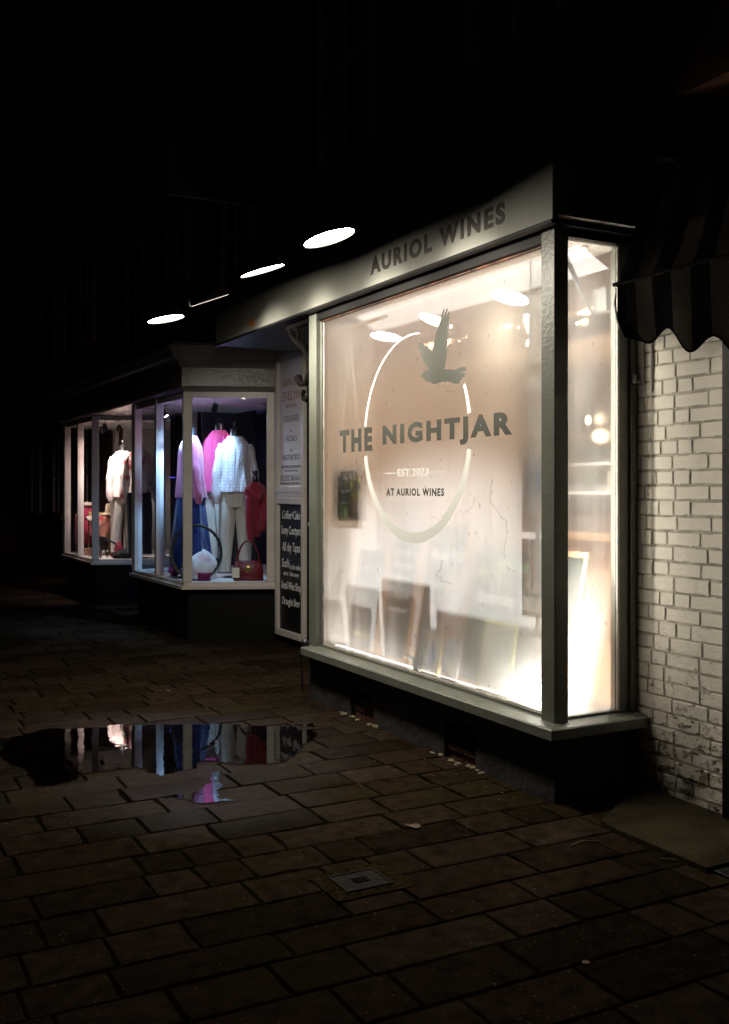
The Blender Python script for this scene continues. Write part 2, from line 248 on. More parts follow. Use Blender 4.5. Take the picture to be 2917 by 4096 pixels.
# ---------------------------------------------------------------- mesh helpers
class MB:
    def __init__(s): s.v = []; s.f = []; s.mi = []; s.m = Matrix.Identity(4); s.k = 0
    def add(s, vs, fs):
        b = len(s.v); s.v += [tuple(s.m @ Vector(q)) for q in vs]
        for f in fs: s.f.append(tuple(b + i for i in f)); s.mi.append(s.k)
        return s
    def box(s, x0, x1, y0, y1, z0, z1, bev=0.0):
        x0, x1 = min(x0, x1), max(x0, x1); y0, y1 = min(y0, y1), max(y0, y1); z0, z1 = min(z0, z1), max(z0, z1)
        if bev <= 0:
            return s.add([(x0,y0,z0),(x1,y0,z0),(x1,y1,z0),(x0,y1,z0),(x0,y0,z1),(x1,y0,z1),(x1,y1,z1),(x0,y1,z1)],
                         [(0,3,2,1),(4,5,6,7),(0,1,5,4),(1,2,6,5),(2,3,7,6),(3,0,4,7)])
        bm = bmesh.new(); bmesh.ops.create_cube(bm, size=1)
        for q in bm.verts: q.co = ((x0+x1)/2 + q.co.x*(x1-x0), (y0+y1)/2 + q.co.y*(y1-y0), (z0+z1)/2 + q.co.z*(z1-z0))
        bmesh.ops.bevel(bm, geom=bm.edges[:], offset=min(bev, 0.45*min(x1-x0, y1-y0, z1-z0)), segments=2, affect='EDGES', profile=0.5)
        bm.verts.index_update(); s.add([q.co[:] for q in bm.verts], [[q.index for q in f.verts] for f in bm.faces]); bm.free(); return s
    def prism(s, pts, axis, a, b):
        """polygon pts (2-D) extruded along an axis from a to b"""
        def P(q, t):
            return {'x': (t, q[0], q[1]), 'y': (q[0], t, q[1]), 'z': (q[0], q[1], t)}[axis]
        n = len(pts); vs = [P(q, a) for q in pts] + [P(q, b) for q in pts]
        fs = [tuple(range(n))[::-1], tuple(range(n, 2*n))] + [(i, (i+1) % n, n+(i+1) % n, n+i) for i in range(n)]
        return s.add(vs, fs)
    def loft(s, rings, caps=True, closed=True):
        n = len(rings[0]); vs = [q for r in rings for q in r]; fs = []
        for i in range(len(rings)-1):
            for j in range(n if closed else n-1):
                fs.append((i*n+j, i*n+(j+1) % n, (i+1)*n+(j+1) % n, (i+1)*n+j))
        if caps: fs.append(tuple(range(n))[::-1]); fs.append(tuple(range((len(rings)-1)*n, len(rings)*n)))
        return s.add(vs, fs)
    def tube(s, pts, r, n=8, caps=True, flat=1.0):
        pts = [Vector(p) for p in pts]; rr = r if isinstance(r, (list, tuple)) else [r]*len(pts)
        rings = []; up = None
        for i, p in enumerate(pts):
            d = (pts[min(i+1, len(pts)-1)] - pts[max(i-1, 0)]).normalized()
            if up is None: up = Vector((0, 0, 1)) if abs(d.z) < 0.9 else Vector((1, 0, 0))
            a = d.cross(up).normalized(); up = a.cross(d).normalized()
            rings.append([tuple(p + (a*math.cos(t)*flat + up*math.sin(t))*rr[i]) for t in [2*math.pi*j/n for j in range(n)]])
        return s.loft(rings, caps)
    def lathe(s, prof, c=(0, 0, 0), n=24, caps=False):
        rings = [[(c[0]+r*math.cos(t), c[1]+r*math.sin(t), c[2]+z) for t in [2*math.pi*j/n for j in range(n)]] for r, z in prof]
        return s.loft(rings, caps)
    def blob(s, c, rx, ry, rz, n=16, k=10, amp=0.0, seed=0):
        rings = []
        for i in range(k+1):
            a = -math.pi/2 + math.pi*i/k; a = max(-1.5, min(1.5, a)); ring = []
            for j in range(n):
                t = 2*math.pi*j/n; d = Vector((math.cos(a)*math.cos(t), math.cos(a)*math.sin(t), math.sin(a)))
                q = 1 + amp*noise.noise(d*2.2 + Vector((seed, seed*1.3, 0)))
                ring.append((c[0]+rx*d.x*q, c[1]+ry*d.y*q, c[2]+rz*d.z*q))
            rings.append(ring)
        return s.loft(rings)
    def build(s, name, m, parent=None, smooth=False, fix=True):
        me = bpy.data.meshes.new(name); me.from_pydata(s.v, [], s.f)
        for q in (m if isinstance(m, (list, tuple)) else [m]): me.materials.append(q)
        if isinstance(m, (list, tuple)): me.polygons.foreach_set('material_index', s.mi)
        if fix:
            bm = bmesh.new(); bm.from_mesh(me); bmesh.ops.recalc_face_normals(bm, faces=bm.faces[:]); bm.to_mesh(me); bm.free()
        if smooth:
            me.polygons.foreach_set('use_smooth', [True]*len(me.polygons)); me.set_sharp_from_angle(angle=R(40))
        o = bpy.data.objects.new(name, me); COL.objects.link(o)
        if parent: o.parent = parent; o.matrix_parent_inverse = parent.matrix_world.inverted()
        return o
def tag(o, label=None, cat=None, group=None, kind=None):
    if label: o['label'] = label
    if cat: o['category'] = cat
    if group: o['group'] = group
    if kind: o['kind'] = kind
    return o
def empty(name, loc, label, cat, group=None, rz=0.0):
    o = bpy.data.objects.new(name, None); COL.objects.link(o); o.location = loc; o.rotation_euler = (0, 0, rz)
    o.empty_display_size = 0.1
    o.matrix_world = Matrix.Translation(loc) @ Matrix.Rotation(rz, 4, 'Z')
    return tag(o, label, cat, group)
def local(o): return o.matrix_world.copy()
def lamp(name, typ, loc, energy, color, size=0.05, aim=None, spot=None, blend=0.5, parent=None, sx=None):
    d = bpy.data.lights.new(name, typ); d.energy = energy; d.color = color
    if typ in ('POINT', 'SPOT'): d.shadow_soft_size = size
    if typ == 'AREA':
        d.shape = 'RECTANGLE' if sx else 'DISK'; d.size = size
        if sx: d.size_y = sx
    if spot: d.spot_size = R(spot); d.spot_blend = blend
    o = bpy.data.objects.new(name, d); COL.objects.link(o); o.location = loc
    if aim: o.rotation_euler = (Vector(aim) - Vector(loc)).to_track_quat('-Z', 'Y').to_euler()
    if parent:
        bpy.context.view_layer.update(); mw = o.matrix_world.copy(); o.parent = parent; o.matrix_parent_inverse = parent.matrix_world.inverted()
    return o
def text_mesh(body, offset=0.0, space=1.0, shear=0.0, extrude=0.0):
    c = bpy.data.curves.new('lettering', 'FONT'); c.body = body; c.size = 1; c.offset = offset; c.space_character = space; c.shear = shear
    c.extrude = extrude; c.resolution_u = 4; c.align_x = 'LEFT'
    o = bpy.data.objects.new('lettering_tmp', c); COL.objects.link(o); bpy.context.view_layer.update()
    me = bpy.data.meshes.new_from_object(o.evaluated_get(bpy.context.evaluated_depsgraph_get()))
    bpy.data.objects.remove(o); bpy.data.curves.remove(c); return me
def lettering(lines, m, parent, O, X, Y, name='lettering', th=0.0015):
    """lines: (text, x0, x1, y0, y1, offset, shear, space) in the frame O + x X + y Y; one mesh"""
    O = Vector(O); X = Vector(X).normalized(); Y = Vector(Y).normalized(); N = X.cross(Y)
    mb = MB()
    for L in lines:
        body, x0, x1, y0, y1 = L[:5]; off = L[5] if len(L) > 5 else 0.0; sh = L[6] if len(L) > 6 else 0; spc = L[7] if len(L) > 7 else 1.0
        me = text_mesh(body, off, spc, sh, 0.02)
        co = [v.co.copy() for v in me.vertices]
        if not co: continue
        ax, bx = min(c.x for c in co), max(c.x for c in co); ay, by = min(c.y for c in co), max(c.y for c in co)
        def T(c): return tuple(O + X*(x0+(c.x-ax)/(bx-ax)*(x1-x0)) + Y*(y0+(c.y-ay)/(by-ay)*(y1-y0)) + N*((c.z+0.02)/0.04*th))
        mb.add([T(c) for c in co], [tuple(p.vertices) for p in me.polygons]); bpy.data.meshes.remove(me)
    return mb.build(name, m, parent, fix=False)
WX, WY = (0, -1, 0), (0, 0, 1)      # frame of a wall that faces the street

# ================================================================ the ground
gm = MB().add([(-60, -30, -0.0065), (60, -30, -0.0065), (60, 90, -0.0065), (-60, 90, -0.0065)], [(0, 1, 2, 3)])
g = gm.build('ground', M['joint']); tag(g, kind='structure')
# puddle outline, in metres on the ground
def gp(dx, dy):
    d = 3375.0/(dy-1090); u = (dx-812)/2250
    return (d*(0.4695+u*0.8829), d*(0.8829-u*0.4695))
def zz(l): return [gp(x*0.5142, 1503+y*0.5142) for x, y in l]
pud1 = zz([(10,290),(60,258),(200,234),(420,228),(540,218),(760,218),(1000,214),(1180,228),(1345,208),(1350,285),(1230,372),(1060,385),(900,365),(850,375),(835,400),(700,440),(640,400),(600,398),(480,408),(330,425),(300,450),(240,480),(150,470),(120,420),(50,400),(15,340)])
pud2 = zz([(620,525),(700,505),(880,488),(930,460),(905,412),(960,415),(955,470),(945,540),(1030,545),(880,558),(760,530)])
def ragged(poly, amp=0.02, step=0.007, seed=0):
    out = []
    for i, p in enumerate(poly):
        q = poly[(i+1) % len(poly)]; p = Vector((*p, 0)); q = Vector((*q, 0)); L = (q-p).length; n = max(1, int(L/step))
        nrm = Vector((-(q-p).y, (q-p).x, 0)).normalized()
        for k in range(n):
            c = p + (q-p)*k/n
            d = noise.fractal(c*3.1 + Vector((seed, 0, 0)), 1.0, 2.0, 2)*amp + noise.noise(c*26 + Vector((seed, 3, 0)))*amp*0.5 + noise.noise(c*70 + Vector((seed, 3, 0)))*amp*0.25
            out.append(tuple((c + nrm*d).xy))
    return out
def inside(pt, poly):
    x, y = pt; r = False; j = len(poly)-1
    for i in range(len(poly)):
        if (poly[i][1] > y) != (poly[j][1] > y) and x < (poly[j][0]-poly[i][0])*(y-poly[i][1])/(poly[j][1]-poly[i][1]+1e-12)+poly[i][0]: r = not r
        j = i
    return r
# paving blocks laid in courses across the pavement; one sheet of stone
def paving():
    vs, fs, tone = [], [], []
    y = -1.2; rng = random.Random(3)
    while y < 24:
        w = rng.choice([0.195, 0.225, 0.255, 0.24]) if y < 15 else 0.26
        x = -6.5 if y > 1 else -3; x -= rng.random()*0.4
        xmax = 4.3
        while x < xmax:
            ln = rng.choice([0.2, 0.27, 0.33, 0.42, 0.5, 0.56])
            # leave the small iron cover's bed free
            j = 0.003 + rng.random()*0.0025; g_ = 0.0025
            x0, x1, y0, y1 = x+j, x+ln-j, y+j, y+w-j
            cx, cy = (x0+x1)/2, (y0+y1)/2
            sink = -0.004 if (inside((cx, cy), pud1) or inside((cx, cy), pud2)) else 0.0
            h = sink + rng.uniform(-0.0022, 0.0016); tx, ty = rng.uniform(-1, 1)*0.006, rng.uniform(-1, 1)*0.006
            def z(a, b): return h + (a-cx)*tx + (b-cy)*ty
            b0 = len(vs); bw = 0.0045
            n = 4; per = []
            for (ax, ay), (bx, by) in (((x0,y0),(x1,y0)), ((x1,y0),(x1,y1)), ((x1,y1),(x0,y1)), ((x0,y1),(x0,y0))):
                L = math.hypot(bx-ax, by-ay); m_ = max(2, int(L/0.09)) if y < 9 else 1
                for k in range(m_):
                    t = k/m_; px, py = ax+(bx-ax)*t, ay+(by-ay)*t
                    q = (rng.uniform(0, 0.005) + (0.012 if rng.random() < 0.04 else 0)) if y < 9 else 0
                    dx_, dy_ = (cx-px), (cy-py); dl = math.hypot(dx_, dy_)
                    per.append((px+dx_/dl*q, py+dy_/dl*q))
            n = len(per)
            for px, py in per: vs.append((px, py, -0.016))
            for px, py in per: vs.append((px, py, z(px, py)-0.0032))
            for px, py in per:
                dx_, dy_ = (cx-px), (cy-py)
                ix = px + max(-bw, min(bw, dx_)) ; iy = py + max(-bw, min(bw, dy_)); vs.append((ix, iy, z(ix, iy)))
            for k in range(n):
                k2 = (k+1) % n
                fs.append((b0+k, b0+k2, b0+n+k2, b0+n+k)); fs.append((b0+n+k, b0+n+k2, b0+2*n+k2, b0+2*n+k))
            fs.append(tuple(b0+2*n+k for k in range(n)))
            t = rng.random(); tone.extend([t]*(3*n))
            x += ln
        y += w
    me = bpy.data.meshes.new('pavement'); me.from_pydata(vs, [], fs); me.materials.append(M['paving'])
    a = me.attributes.new('tone', 'FLOAT', 'POINT'); a.data.foreach_set('value', tone)
    P_ = [Vector((*q, 0)) for q in pud1+pud2]; wv = []
    for v in vs:
        if 1.5 < v[1] < 8 and v[0] < 4: d = min((v[0]-q.x)**2+(v[1]-q.y)**2 for q in P_)**0.5; wv.append(max(0.0, 1-d/0.55))
        else: wv.append(0.0)
    a = me.attributes.new('wet', 'FLOAT', 'POINT'); a.data.foreach_set('value', wv)
    o = bpy.data.objects.new('pavement', me); COL.objects.link(o); return o
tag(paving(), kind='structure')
pm = MB()
def wetmask(x, y):
    c = Vector((x, y, 0)); w_ = noise.noise_vector(c*2.7)*0.05 + noise.noise_vector(c*11)*0.035 + noise.noise_vector(c*37)*0.016
    q = (x+w_.x, y+w_.y)
    if inside(q, pud1) or inside(q, pud2):
        d_ = noise.fractal(c*9, 1.0, 2.0, 3)
        return d_ < 0.62 or y > 5.2
    n_ = noise.fractal(c*15+Vector((4, 1, 2)), 1.0, 2.0, 3)         # tiny satellite pools round the big one
    return n_ > 0.66 and (x+1.1)**2/3.2 + (y-4.9)**2/0.5 < 1
yy = 4.2; dy_ = 0.008
while yy < 7.2:
    xx = -3.6; st_ = None
    while xx < 3.0:
        m_ = wetmask(xx, yy)
        if m_ and st_ is None: st_ = xx
        if not m_ and st_ is not None: pm.add([(st_, yy, 0.0012), (xx, yy, 0.0012), (xx, yy+dy_, 0.0012), (st_, yy+dy_, 0.0012)], [(0, 1, 2, 3)]); st_ = None
        xx += 0.009
    yy += dy_
po = pm.build('puddle', M['water'], fix=False); tag(po, kind='structure')
bm = bmesh.new(); bm.from_mesh(po.data); bmesh.ops.triangulate(bm, faces=bm.faces[:])
for f in bm.faces:
    if f.normal.z < 0: f.normal_flip()
bm.to_mesh(po.data); bm.free()

# iron stopcock cover in a worn concrete bed
cx, cy = gp(803, 1963)
cv = empty('water_stopcock_cover', (cx, cy, 0), 'small square iron access cover set in crumbling mortar in the paving', 'access cover')
c = MB(); n = 40; ring = []
for j in range(n):
    t = 2*math.pi*j/n; sx = max(-1, min(1, 1.35*math.cos(t))); sy = max(-1, min(1, 1.35*math.sin(t))); q = 1+0.10*noise.noise(Vector((math.cos(t)*2, math.sin(t)*2, 3)))
    ring.append((cx+sx*0.165*q, cy+sy*0.135*q))
c.prism(ring, 'z', -0.014, 0.0045).build('mortar_bed', mat('mossy_mortar', (0.034, 0.024, 0.011), 0.95, 1.0, 50, 0.7, 30, spec=0.0), cv)
c = MB().box(cx-0.10, cx+0.10, cy-0.085, cy-0.077, 0.004, 0.010).box(cx-0.10, cx+0.10, cy+0.077, cy+0.085, 0.004, 0.010).box(cx-0.10, cx-0.092, cy-0.077, cy+0.077, 0.004, 0.010).box(cx+0.092, cx+0.10, cy-0.077, cy+0.077, 0.004, 0.010)
c.build('rim', M['cover_iron'], cv)
c = MB().box(cx-0.0915, cx+0.0915, cy-0.0765, cy+0.0765, 0.002, 0.0065)
for i in range(9):
    for j in range(7):
        x = cx-0.08+i*0.02; y = cy-0.066+j*0.022
        if abs(x-cx) < 0.034 and abs(y-cy) < 0.03: continue
        c.add([(x-0.0085, y, 0.0066), (x, y-0.0085, 0.0066), (x+0.0085, y, 0.0066), (x, y+0.0085, 0.0066), (x, y, 0.0092)], [(0, 1, 4), (1, 2, 4), (2, 3, 4), (3, 0, 4)])
lid = c.build('lid', M['cover_iron'], cv)
c = MB().box(cx-0.03, cx+0.03, cy-0.024, cy+0.024, 0.0062, 0.0085).build('badge', M['iron'], lid)

# doorstep slab by the pier
c = MB(); pts = [(3.035, 2.86), (3.035, 3.40), (3.06, 3.50), (3.40, 3.70), (3.60, 3.70), (3.60, 2.86)]
st = c.prism(pts, 'z', -0.015, 0.022).build('doorstep', M['concrete']); tag(st, 'worn mossy concrete doorstep slab at the foot of the white pier', 'doorstep')
c = MB().box(3.06, 3.62, 2.30, 2.85, -0.015, 0.012, 0.003); c.box(3.10, 3.58, 2.36, 2.80, 0.012, 0.020, 0.003)
mt = c.build('rubber_mat', M['black_paint']); tag(mt, 'black rubber mat in front of the dark neighbouring doorway', 'mat')  # dark sheets stand in for the shadow gap beside the slab

# scattered leaves and litter
def scrap(name, x, y, s, m, label, cat, group=None, seed=0, z=0.004):
    rg = random.Random(seed); pts = []
    for j in range(9):
        t = 2*math.pi*j/9; r = s*(0.55+0.5*rg.random()); pts.append((r*math.cos(t), 0.6*r*math.sin(t), rg.uniform(0.001, 0.25*s)))
    a = rg.random()*6; ca, sa = math.cos(a), math.sin(a)
    vs = [(x+p[0]*ca-p[1]*sa, y+p[0]*sa+p[1]*ca, z+p[2]) for p in pts] + [(x, y, z+0.12*s)]
    vs += [(a_, b_, c_-0.0008) for a_, b_, c_ in vs]
    fs = [(j, (j+1) % 9, 9) for j in range(9)] + [(10+(j+1) % 9, 10+j, 19) for j in range(9)]
    b = MB().add(vs, fs); return tag(b.build(name, m), label, cat, group)
x, y = gp(1110, 1727); scrap('litter', x, y, 0.022, M['litter'], 'crumpled scrap of pale paper lying by the foot of the stall riser', 'litter', seed=4)
x, y = gp(376, 1540); scrap('leaf', x, y, 0.028, M['litter'], 'pale fallen leaf lying beyond the puddle', 'leaf', seed=6)
x, y = gp(1165, 1695); scrap('leaf', gp(918, 1842)[0], gp(918, 1842)[1], 0.05, M['leaf'], 'largest brown dead leaf lying on the paving in front of the wine shop window', 'leaf', seed=8)
x, y = gp(1300, 1880); b = MB().tube([(x-0.07, y, 0.006), (x, y+0.01, 0.011), (x+0.07, y-0.012, 0.006)], 0.003, 6); tag(b.build('twig', M['leaf']), 'thin bent twig lying near the doorstep slab', 'twig')
x, y = gp(1488, 1917); b = MB().tube([(x-0.022, y+0.02, 0.006), (x+0.025, y-0.02, 0.006)], [0.004, 0.003], 8); tag(b.build('cigarette_end', M['litter']), 'discarded cigarette end on the paving beside the doorstep slab', 'litter')
x, y = gp(1305, 2145); b = MB().lathe([(0.0001, 0.0035), (0.013, 0.0035), (0.014, 0.002), (0.014, -0.002)], (x, y, 0.0015), 16); tag(b.build('bottle_cap', M['leaf'], smooth=True), 'flat brown bottle cap pressed on the paving near the bottom right', 'bottle cap')
rg = random.Random(21)
for k in range(34):
    if k < 20: x, y = rg.uniform(2.82, 3.02), rg.uniform(3.9, 6.5)
    else: x, y = gp(rg.uniform(150, 1150), rg.uniform(1480, 1800))
    if inside((x, y), pud1): continue
    scrap('grit_chip', x, y, rg.uniform(0.005, 0.012), M['litter'] if k % 3 else M['leaf'], 'small chip of grit or leaf crumb scattered on the wet paving', 'debris', 'crumbs of debris on the paving', seed=50+k)

# ================================================================ the wine shop
shop = empty('wine_shop', (3.6, 5.6, 0), 'sage green wine shop front with a big misted window and lamp lit fascia', 'shop')
FX = 3.066; Y0, Y1 = 3.834, 6.63      # face of the window frame
# stall riser with two broken holes
def riser():
    b = MB(); t = 0.10; zt = 0.325
    holes = [(4.50, 4.812, 0.205), (5.643, 5.968, 0.188)]
    ys = Y0
    def seg(a, c_, za, zb): b.box(FX, FX+t, a, c_, za, zb)
    rg = random.Random(5)
    for (h0, h1, hz) in holes:
        seg(ys, h0, -0.02, zt)
        # ragged lintel edge over the hole
        n = 9; pts = [(h0, zt), (h0, hz-0.045)]
        for k in range(1, n): pts.append((h0+(h1-h0)*k/n, hz + rg.uniform(-0.025, 0.03)))
        pts += [(h1, hz-0.02), (h1, zt)]
        b.prism(pts, 'x', FX, FX+t); ys = h1
    seg(ys, Y1-0.02, -0.02, zt)
    b.box(FX+0.002, 3.6, Y0+0.004, Y0+0.10, -0.02, zt)      # return under the side window
    b.box(FX+0.002, 3.6, Y1-0.12, Y1-0.024, -0.02, zt)
    rs = b.build('stall_riser', M['render_dark'], shop)
    b = MB(); b.box(FX+0.14, FX+0.18, 4.3, 6.2, -0.02, zt); b.build('cavity_back', M['dark_room'], rs)
    # exposed bricks
    rg = random.Random(2)
    for (h0, h1, hz) in holes:
        b = MB(); z = -0.02
        for c_ in range(2):
            y = h0 + 0.006
            while y < h1-0.02:
                L = min(0.155, h1-0.006-y); 
                b.m = Matrix.Translation((rg.uniform(-0.006, 0.008), 0, 0)); b.box(FX+0.022, FX+0.13, y, y+L-0.008, z, z+0.056 - (0.018 if c_ else 0), 0.006); y += L
            z += 0.062
        b.m = Matrix.Identity(4); b.build('exposed_brick', M['red_brick'], rs)
    for (h0, h1, hz) in holes:
        b = MB()
        for k in range(16):
            b.blob((FX+0.05+rg.random()*0.06, rg.uniform(h0+0.02, h1-0.02), 0.088+rg.random()*0.012), 0.02+rg.random()*0.02, 0.02+rg.random()*0.025, 0.008+rg.random()*0.012, 7, 5, 0.5, k)
        for k in range(10):
            b.blob((FX-0.03+rg.random()*0.04, rg.uniform(h0-0.1, h1+0.1), 0.003), 0.012+rg.random()*0.012, 0.014+rg.random()*0.016, 0.006+rg.random()*0.006, 7, 5, 0.5, k+30)
        b.build('mortar_rubble', M['mortar'], rs)
riser()
# sill with sloping top, running round the corner
def sill():
    b = MB(); prof = [(2.992, 0.322), (2.992, 0.368), (3.0, 0.374), (3.14, 0.392), (3.14, 0.327)]
    def ring(y, dx=0): return [(x, y, z) for x, z in prof]
    rings = []
    # mitre at the corner: outer x 2.992 meets outer y 3.764
    rings.append([(x, 6.60, z) for x, z in prof])
    rings.append([(x, 3.764 + (x-2.992), z) for x, z in prof])
    rings.append([(3.60, 3.764 + (x-2.992), z) for x, z in prof])
    b.loft(rings); return b.build('window_sill', M['green'], shop)
sill()
fr = MB()
fr.box(FX, 3.15, Y0, Y0+0.103, 0.378, 2.765, 0.004)            # corner post
fr.box(FX, 3.16, 6.50, 6.62, 0.378, 2.765, 0.004)              # far post
fr.box(3.49, 3.556, 3.862, 3.92, 0.385, 2.72, 0.003)            # post by the pier
fr.box(3.556, 3.60, 3.845, 3.90, 0.32, 2.76, 0.003)
fr.box(3.095, 3.15, Y0+0.1035, 6.4995, 0.385, 0.400)              # bottom bead
fr.box(3.152, 3.4895, 3.862, 3.915, 0.385, 0.398)
fr.box(3.1, 3.15, 6.475, 6.4995, 0.4002, 2.69)
fr.build('window_frame', M['green'], shop)
b = MB().box(FX-0.03, 3.16, Y0-0.02, 6.66, 2.7655, 2.7945, 0.003).box(FX+0.012, 3.155, Y0+0.1035, 6.4995, 2.704, 2.765).box(3.1505, 3.60, Y0+0.02, 3.92, 2.725, 2.765)
b.box(3.1615, 3.60, Y0-0.02, 3.92, 2.7655, 2.7945)
b.build('window_head', M['black_paint'], shop)
b = MB().box(3.108, 3.15, 3.9372, 6.4995, 2.690, 2.7035, 0.003); b.build('copper_trim', mat('tarnished_copper_strip', (0.12, 0.05, 0.025), 0.35, 1.0, 16, 0.9, 8, metal=0.3), shop)  # copper colour paints the warm reflections along the window head
hd = bpy.data.objects['window_head']
# white putty line round the pane, uneven
b = MB(); rg = random.Random(9)
for side in ('l', 'b'):
    n = 60; pts = []
    for k in range(n+1):
        if side == 'l': pts.append((3.1135, 6.470 + rg.uniform(-0.004, 0.003), 0.405+(2.28)*k/n))
        else: pts.append((3.1135, 3.94+2.53*k/n, 0.404 + rg.uniform(-0.002, 0.003)))
    b.tube(pts, [0.0035+rg.random()*0.002 for _ in pts], 5)
b.build('putty_line', M['white_gloss'], shop)
b = MB().box(3.4755, 3.4895, 3.853, 3.861, 0.40, 2.70); b.build('putty_strip', M['white_gloss'], shop)
front = MB().add([(3.12, 3.937, 0.398), (3.12, 6.50, 0.398), (3.12, 6.50, 2.70), (3.12, 3.937, 2.70)], [(3, 2, 1, 0)]).build('front_pane', M['fog'], shop, fix=False)
side = MB().add([(3.15, 3.886, 0.398), (3.49, 3.886, 0.398), (3.49, 3.886, 2.73), (3.15, 3.886, 2.73)], [(0, 1, 2, 3)]).build('side_pane', M['fog_side'], shop, fix=False)

# lettering, ring and bird on the pane
GX = 3.1165
def YZ(y): return -y      # lettering x runs along -y
def L(body, y_left, y_right, z0, z1, off=0.0, sp=1.0): return (body, -y_left, -y_right, z0, z1, off, 0, sp)
lettering([L('THE', 6.223, 5.755, 1.752, 1.905, 0.052, 1.35), L('NIGHTJAR', 5.615, 4.24, 1.749, 1.906, 0.052, 1.30),
           L('AT AURIOL WINES', 5.566, 4.892, 1.462, 1.508, 0.04, 1.25)], M['vinyl'], front, (GX, 0, 0), WX, WY, th=0.001)
lettering([L('EST.2023', 5.425, 5.06, 1.580, 1.628, 0.02, 1.15)], M['vinyl_white'], front, (GX, 0, 0), WX, WY, name='date_lettering', th=0.001)
b = MB().box(GX-0.001, GX, 5.435, 5.588, 1.600, 1.605).box(GX-0.001, GX, 4.885, 5.05, 1.600, 1.605)
cyr, czr, ro, ri, sh = 5.24, 1.808, 0.632, 0.596, 0.030
def arc(a0, a1):
    n = max(6, int(abs(a1-a0)/3)); o_, i_ = [], []
    for k in range(n+1):
        a = R(a0+(a1-a0)*k/n); d = (math.cos(a), math.sin(a)); o_.append((cyr+ro*d[0], czr+ro*d[1]))
        # distance to the inner circle along the same ray
        bq = -sh*d[1]; cq = sh*sh-ri*ri; t = -bq + math.sqrt(bq*bq-cq); t = min(t, ro-0.007); i_.append((cyr+t*d[0], czr+t*d[1]))
    vs = [(GX-0.001, *p) for p in o_] + [(GX-0.001, *p) for p in i_]; m_ = len(o_)
    b.add(vs, [(k, k+1, m_+k+1, m_+k) for k in range(n)])
arc(13, 97); arc(-188, 7-0) if False else None
arc(188-360, -8.3)            # lower part, gap to gap
arc(9.8, 12.9); arc(153.7, 169.5)
b.build('ring', M['vinyl_white'], front, fix=False)
bird = [(380,1428),(405,1395),(430,1350),(470,1315),(545,1290),(500,1225),(455,1150),(420,1060),(385,980),(350,910),(332,850),(332,775),(345,780),(360,815),(370,838),(378,835),(375,790),(392,785),(412,800),(418,832),(428,838),(436,812),(460,815),(468,845),(500,850),(510,880),(535,885),(545,908),(570,915),(585,935),(612,940),(625,860),(650,740),(680,620),(715,500),(750,390),(770,320),(815,165),(828,160),(835,180),(815,260),(795,330),(805,332),(840,250),(870,165),(885,155),(895,175),(870,250),(852,300),(862,302),(900,230),(925,198),(938,200),(930,240),(905,295),(925,320),(915,400),(905,470),(890,520),(895,600),(885,700),(880,760),(885,800),(870,870),(880,940),(872,1030),(862,1100),(850,1200),(830,1292),(920,1290),(1005,1300),(1080,1275),(1150,1250),(1222,1240),(1238,1290),(1230,1315),(1100,1340),(1215,1355),(1220,1375),(1195,1428),(1160,1435),(1150,1478),(1122,1485),(1118,1530),(1105,1552),(1010,1550),(950,1525),(870,1505),(850,1520),(800,1515),(720,1540),(650,1560),(610,1550),(560,1525),(500,1510),(440,1460),(410,1430)]
def onpane(sx, sy, X=GX):
    dx, dy = sx/1.7963, sy/1.7963; u = (dx-812)/2250; v = (1090-dy)/2250; rx, ry = 0.4695+u*0.8829, 0.8829-u*0.4695; t = X/rx
    return (t*ry, 1.5+v*t)
bp = [onpane(1600+x*0.2155, 1200+y*0.2155) for x, y in bird]
b = MB().add([(GX-0.002, y, z) for y, z in bp], [tuple(range(len(bp)))]); bo = b.build('bird_silhouette', M['vinyl'], front, fix=False)
bm = bmesh.new(); bm.from_mesh(bo.data); bmesh.ops.triangulate(bm, faces=bm.faces[:], ngon_method='EAR_CLIP'); bm.to_mesh(bo.data); bm.free()
# run marks / hairline dribbles on the mist
rg = random.Random(12); MG = mat('grimy_water_mark', (0.16, 0.12, 0.08), 0.6)
def dribble(pts, w=0.0016):
    b = MB(); q = []
    for i in range(len(pts)-1):
        (a0, a1), (b0, b1) = pts[i], pts[i+1]
        for k in range(6):
            t = k/6; q.append((GX+0.0015, a0+(b0-a0)*t+rg.uniform(-.004, .004), a1+(b1-a1)*t+rg.uniform(-.004, .004)))
    b.tube(q, [w*0.65*rg.uniform(0.4, 1.1) for _ in q], 4); b.build('dribble_mark', MG, front)
def zp(l, f=(1200, 1150, 0.6773)): return [onpane(f[0]+x*f[2], f[1]+y*f[2]) for x, y in l]
dribble(zp([(820,575),(860,590),(875,610),(930,618)]), 0.0012)
dribble(zp([(1140,1130),(1120,1190),(1118,1270),(1160,1310),(1190,1360),(1218,1380),(1222,1440),(1205,1560),(1208,1610)]), 0.0018)
dribble(zp([(1030,1240),(1020,1290),(970,1330),(935,1320)]), 0.0014)
dribble(zp([(770,1355),(810,1360),(835,1380)]), 0.0014)
dribble(zp([(845,280),(830,330),(805,365),(835,405),(880,415),(920,430)], (1200, 2050, 0.6773)), 0.0022)
dribble(zp([(1215,315),(1240,335),(1275,352)], (1200, 2050, 0.6773)), 0.0018)

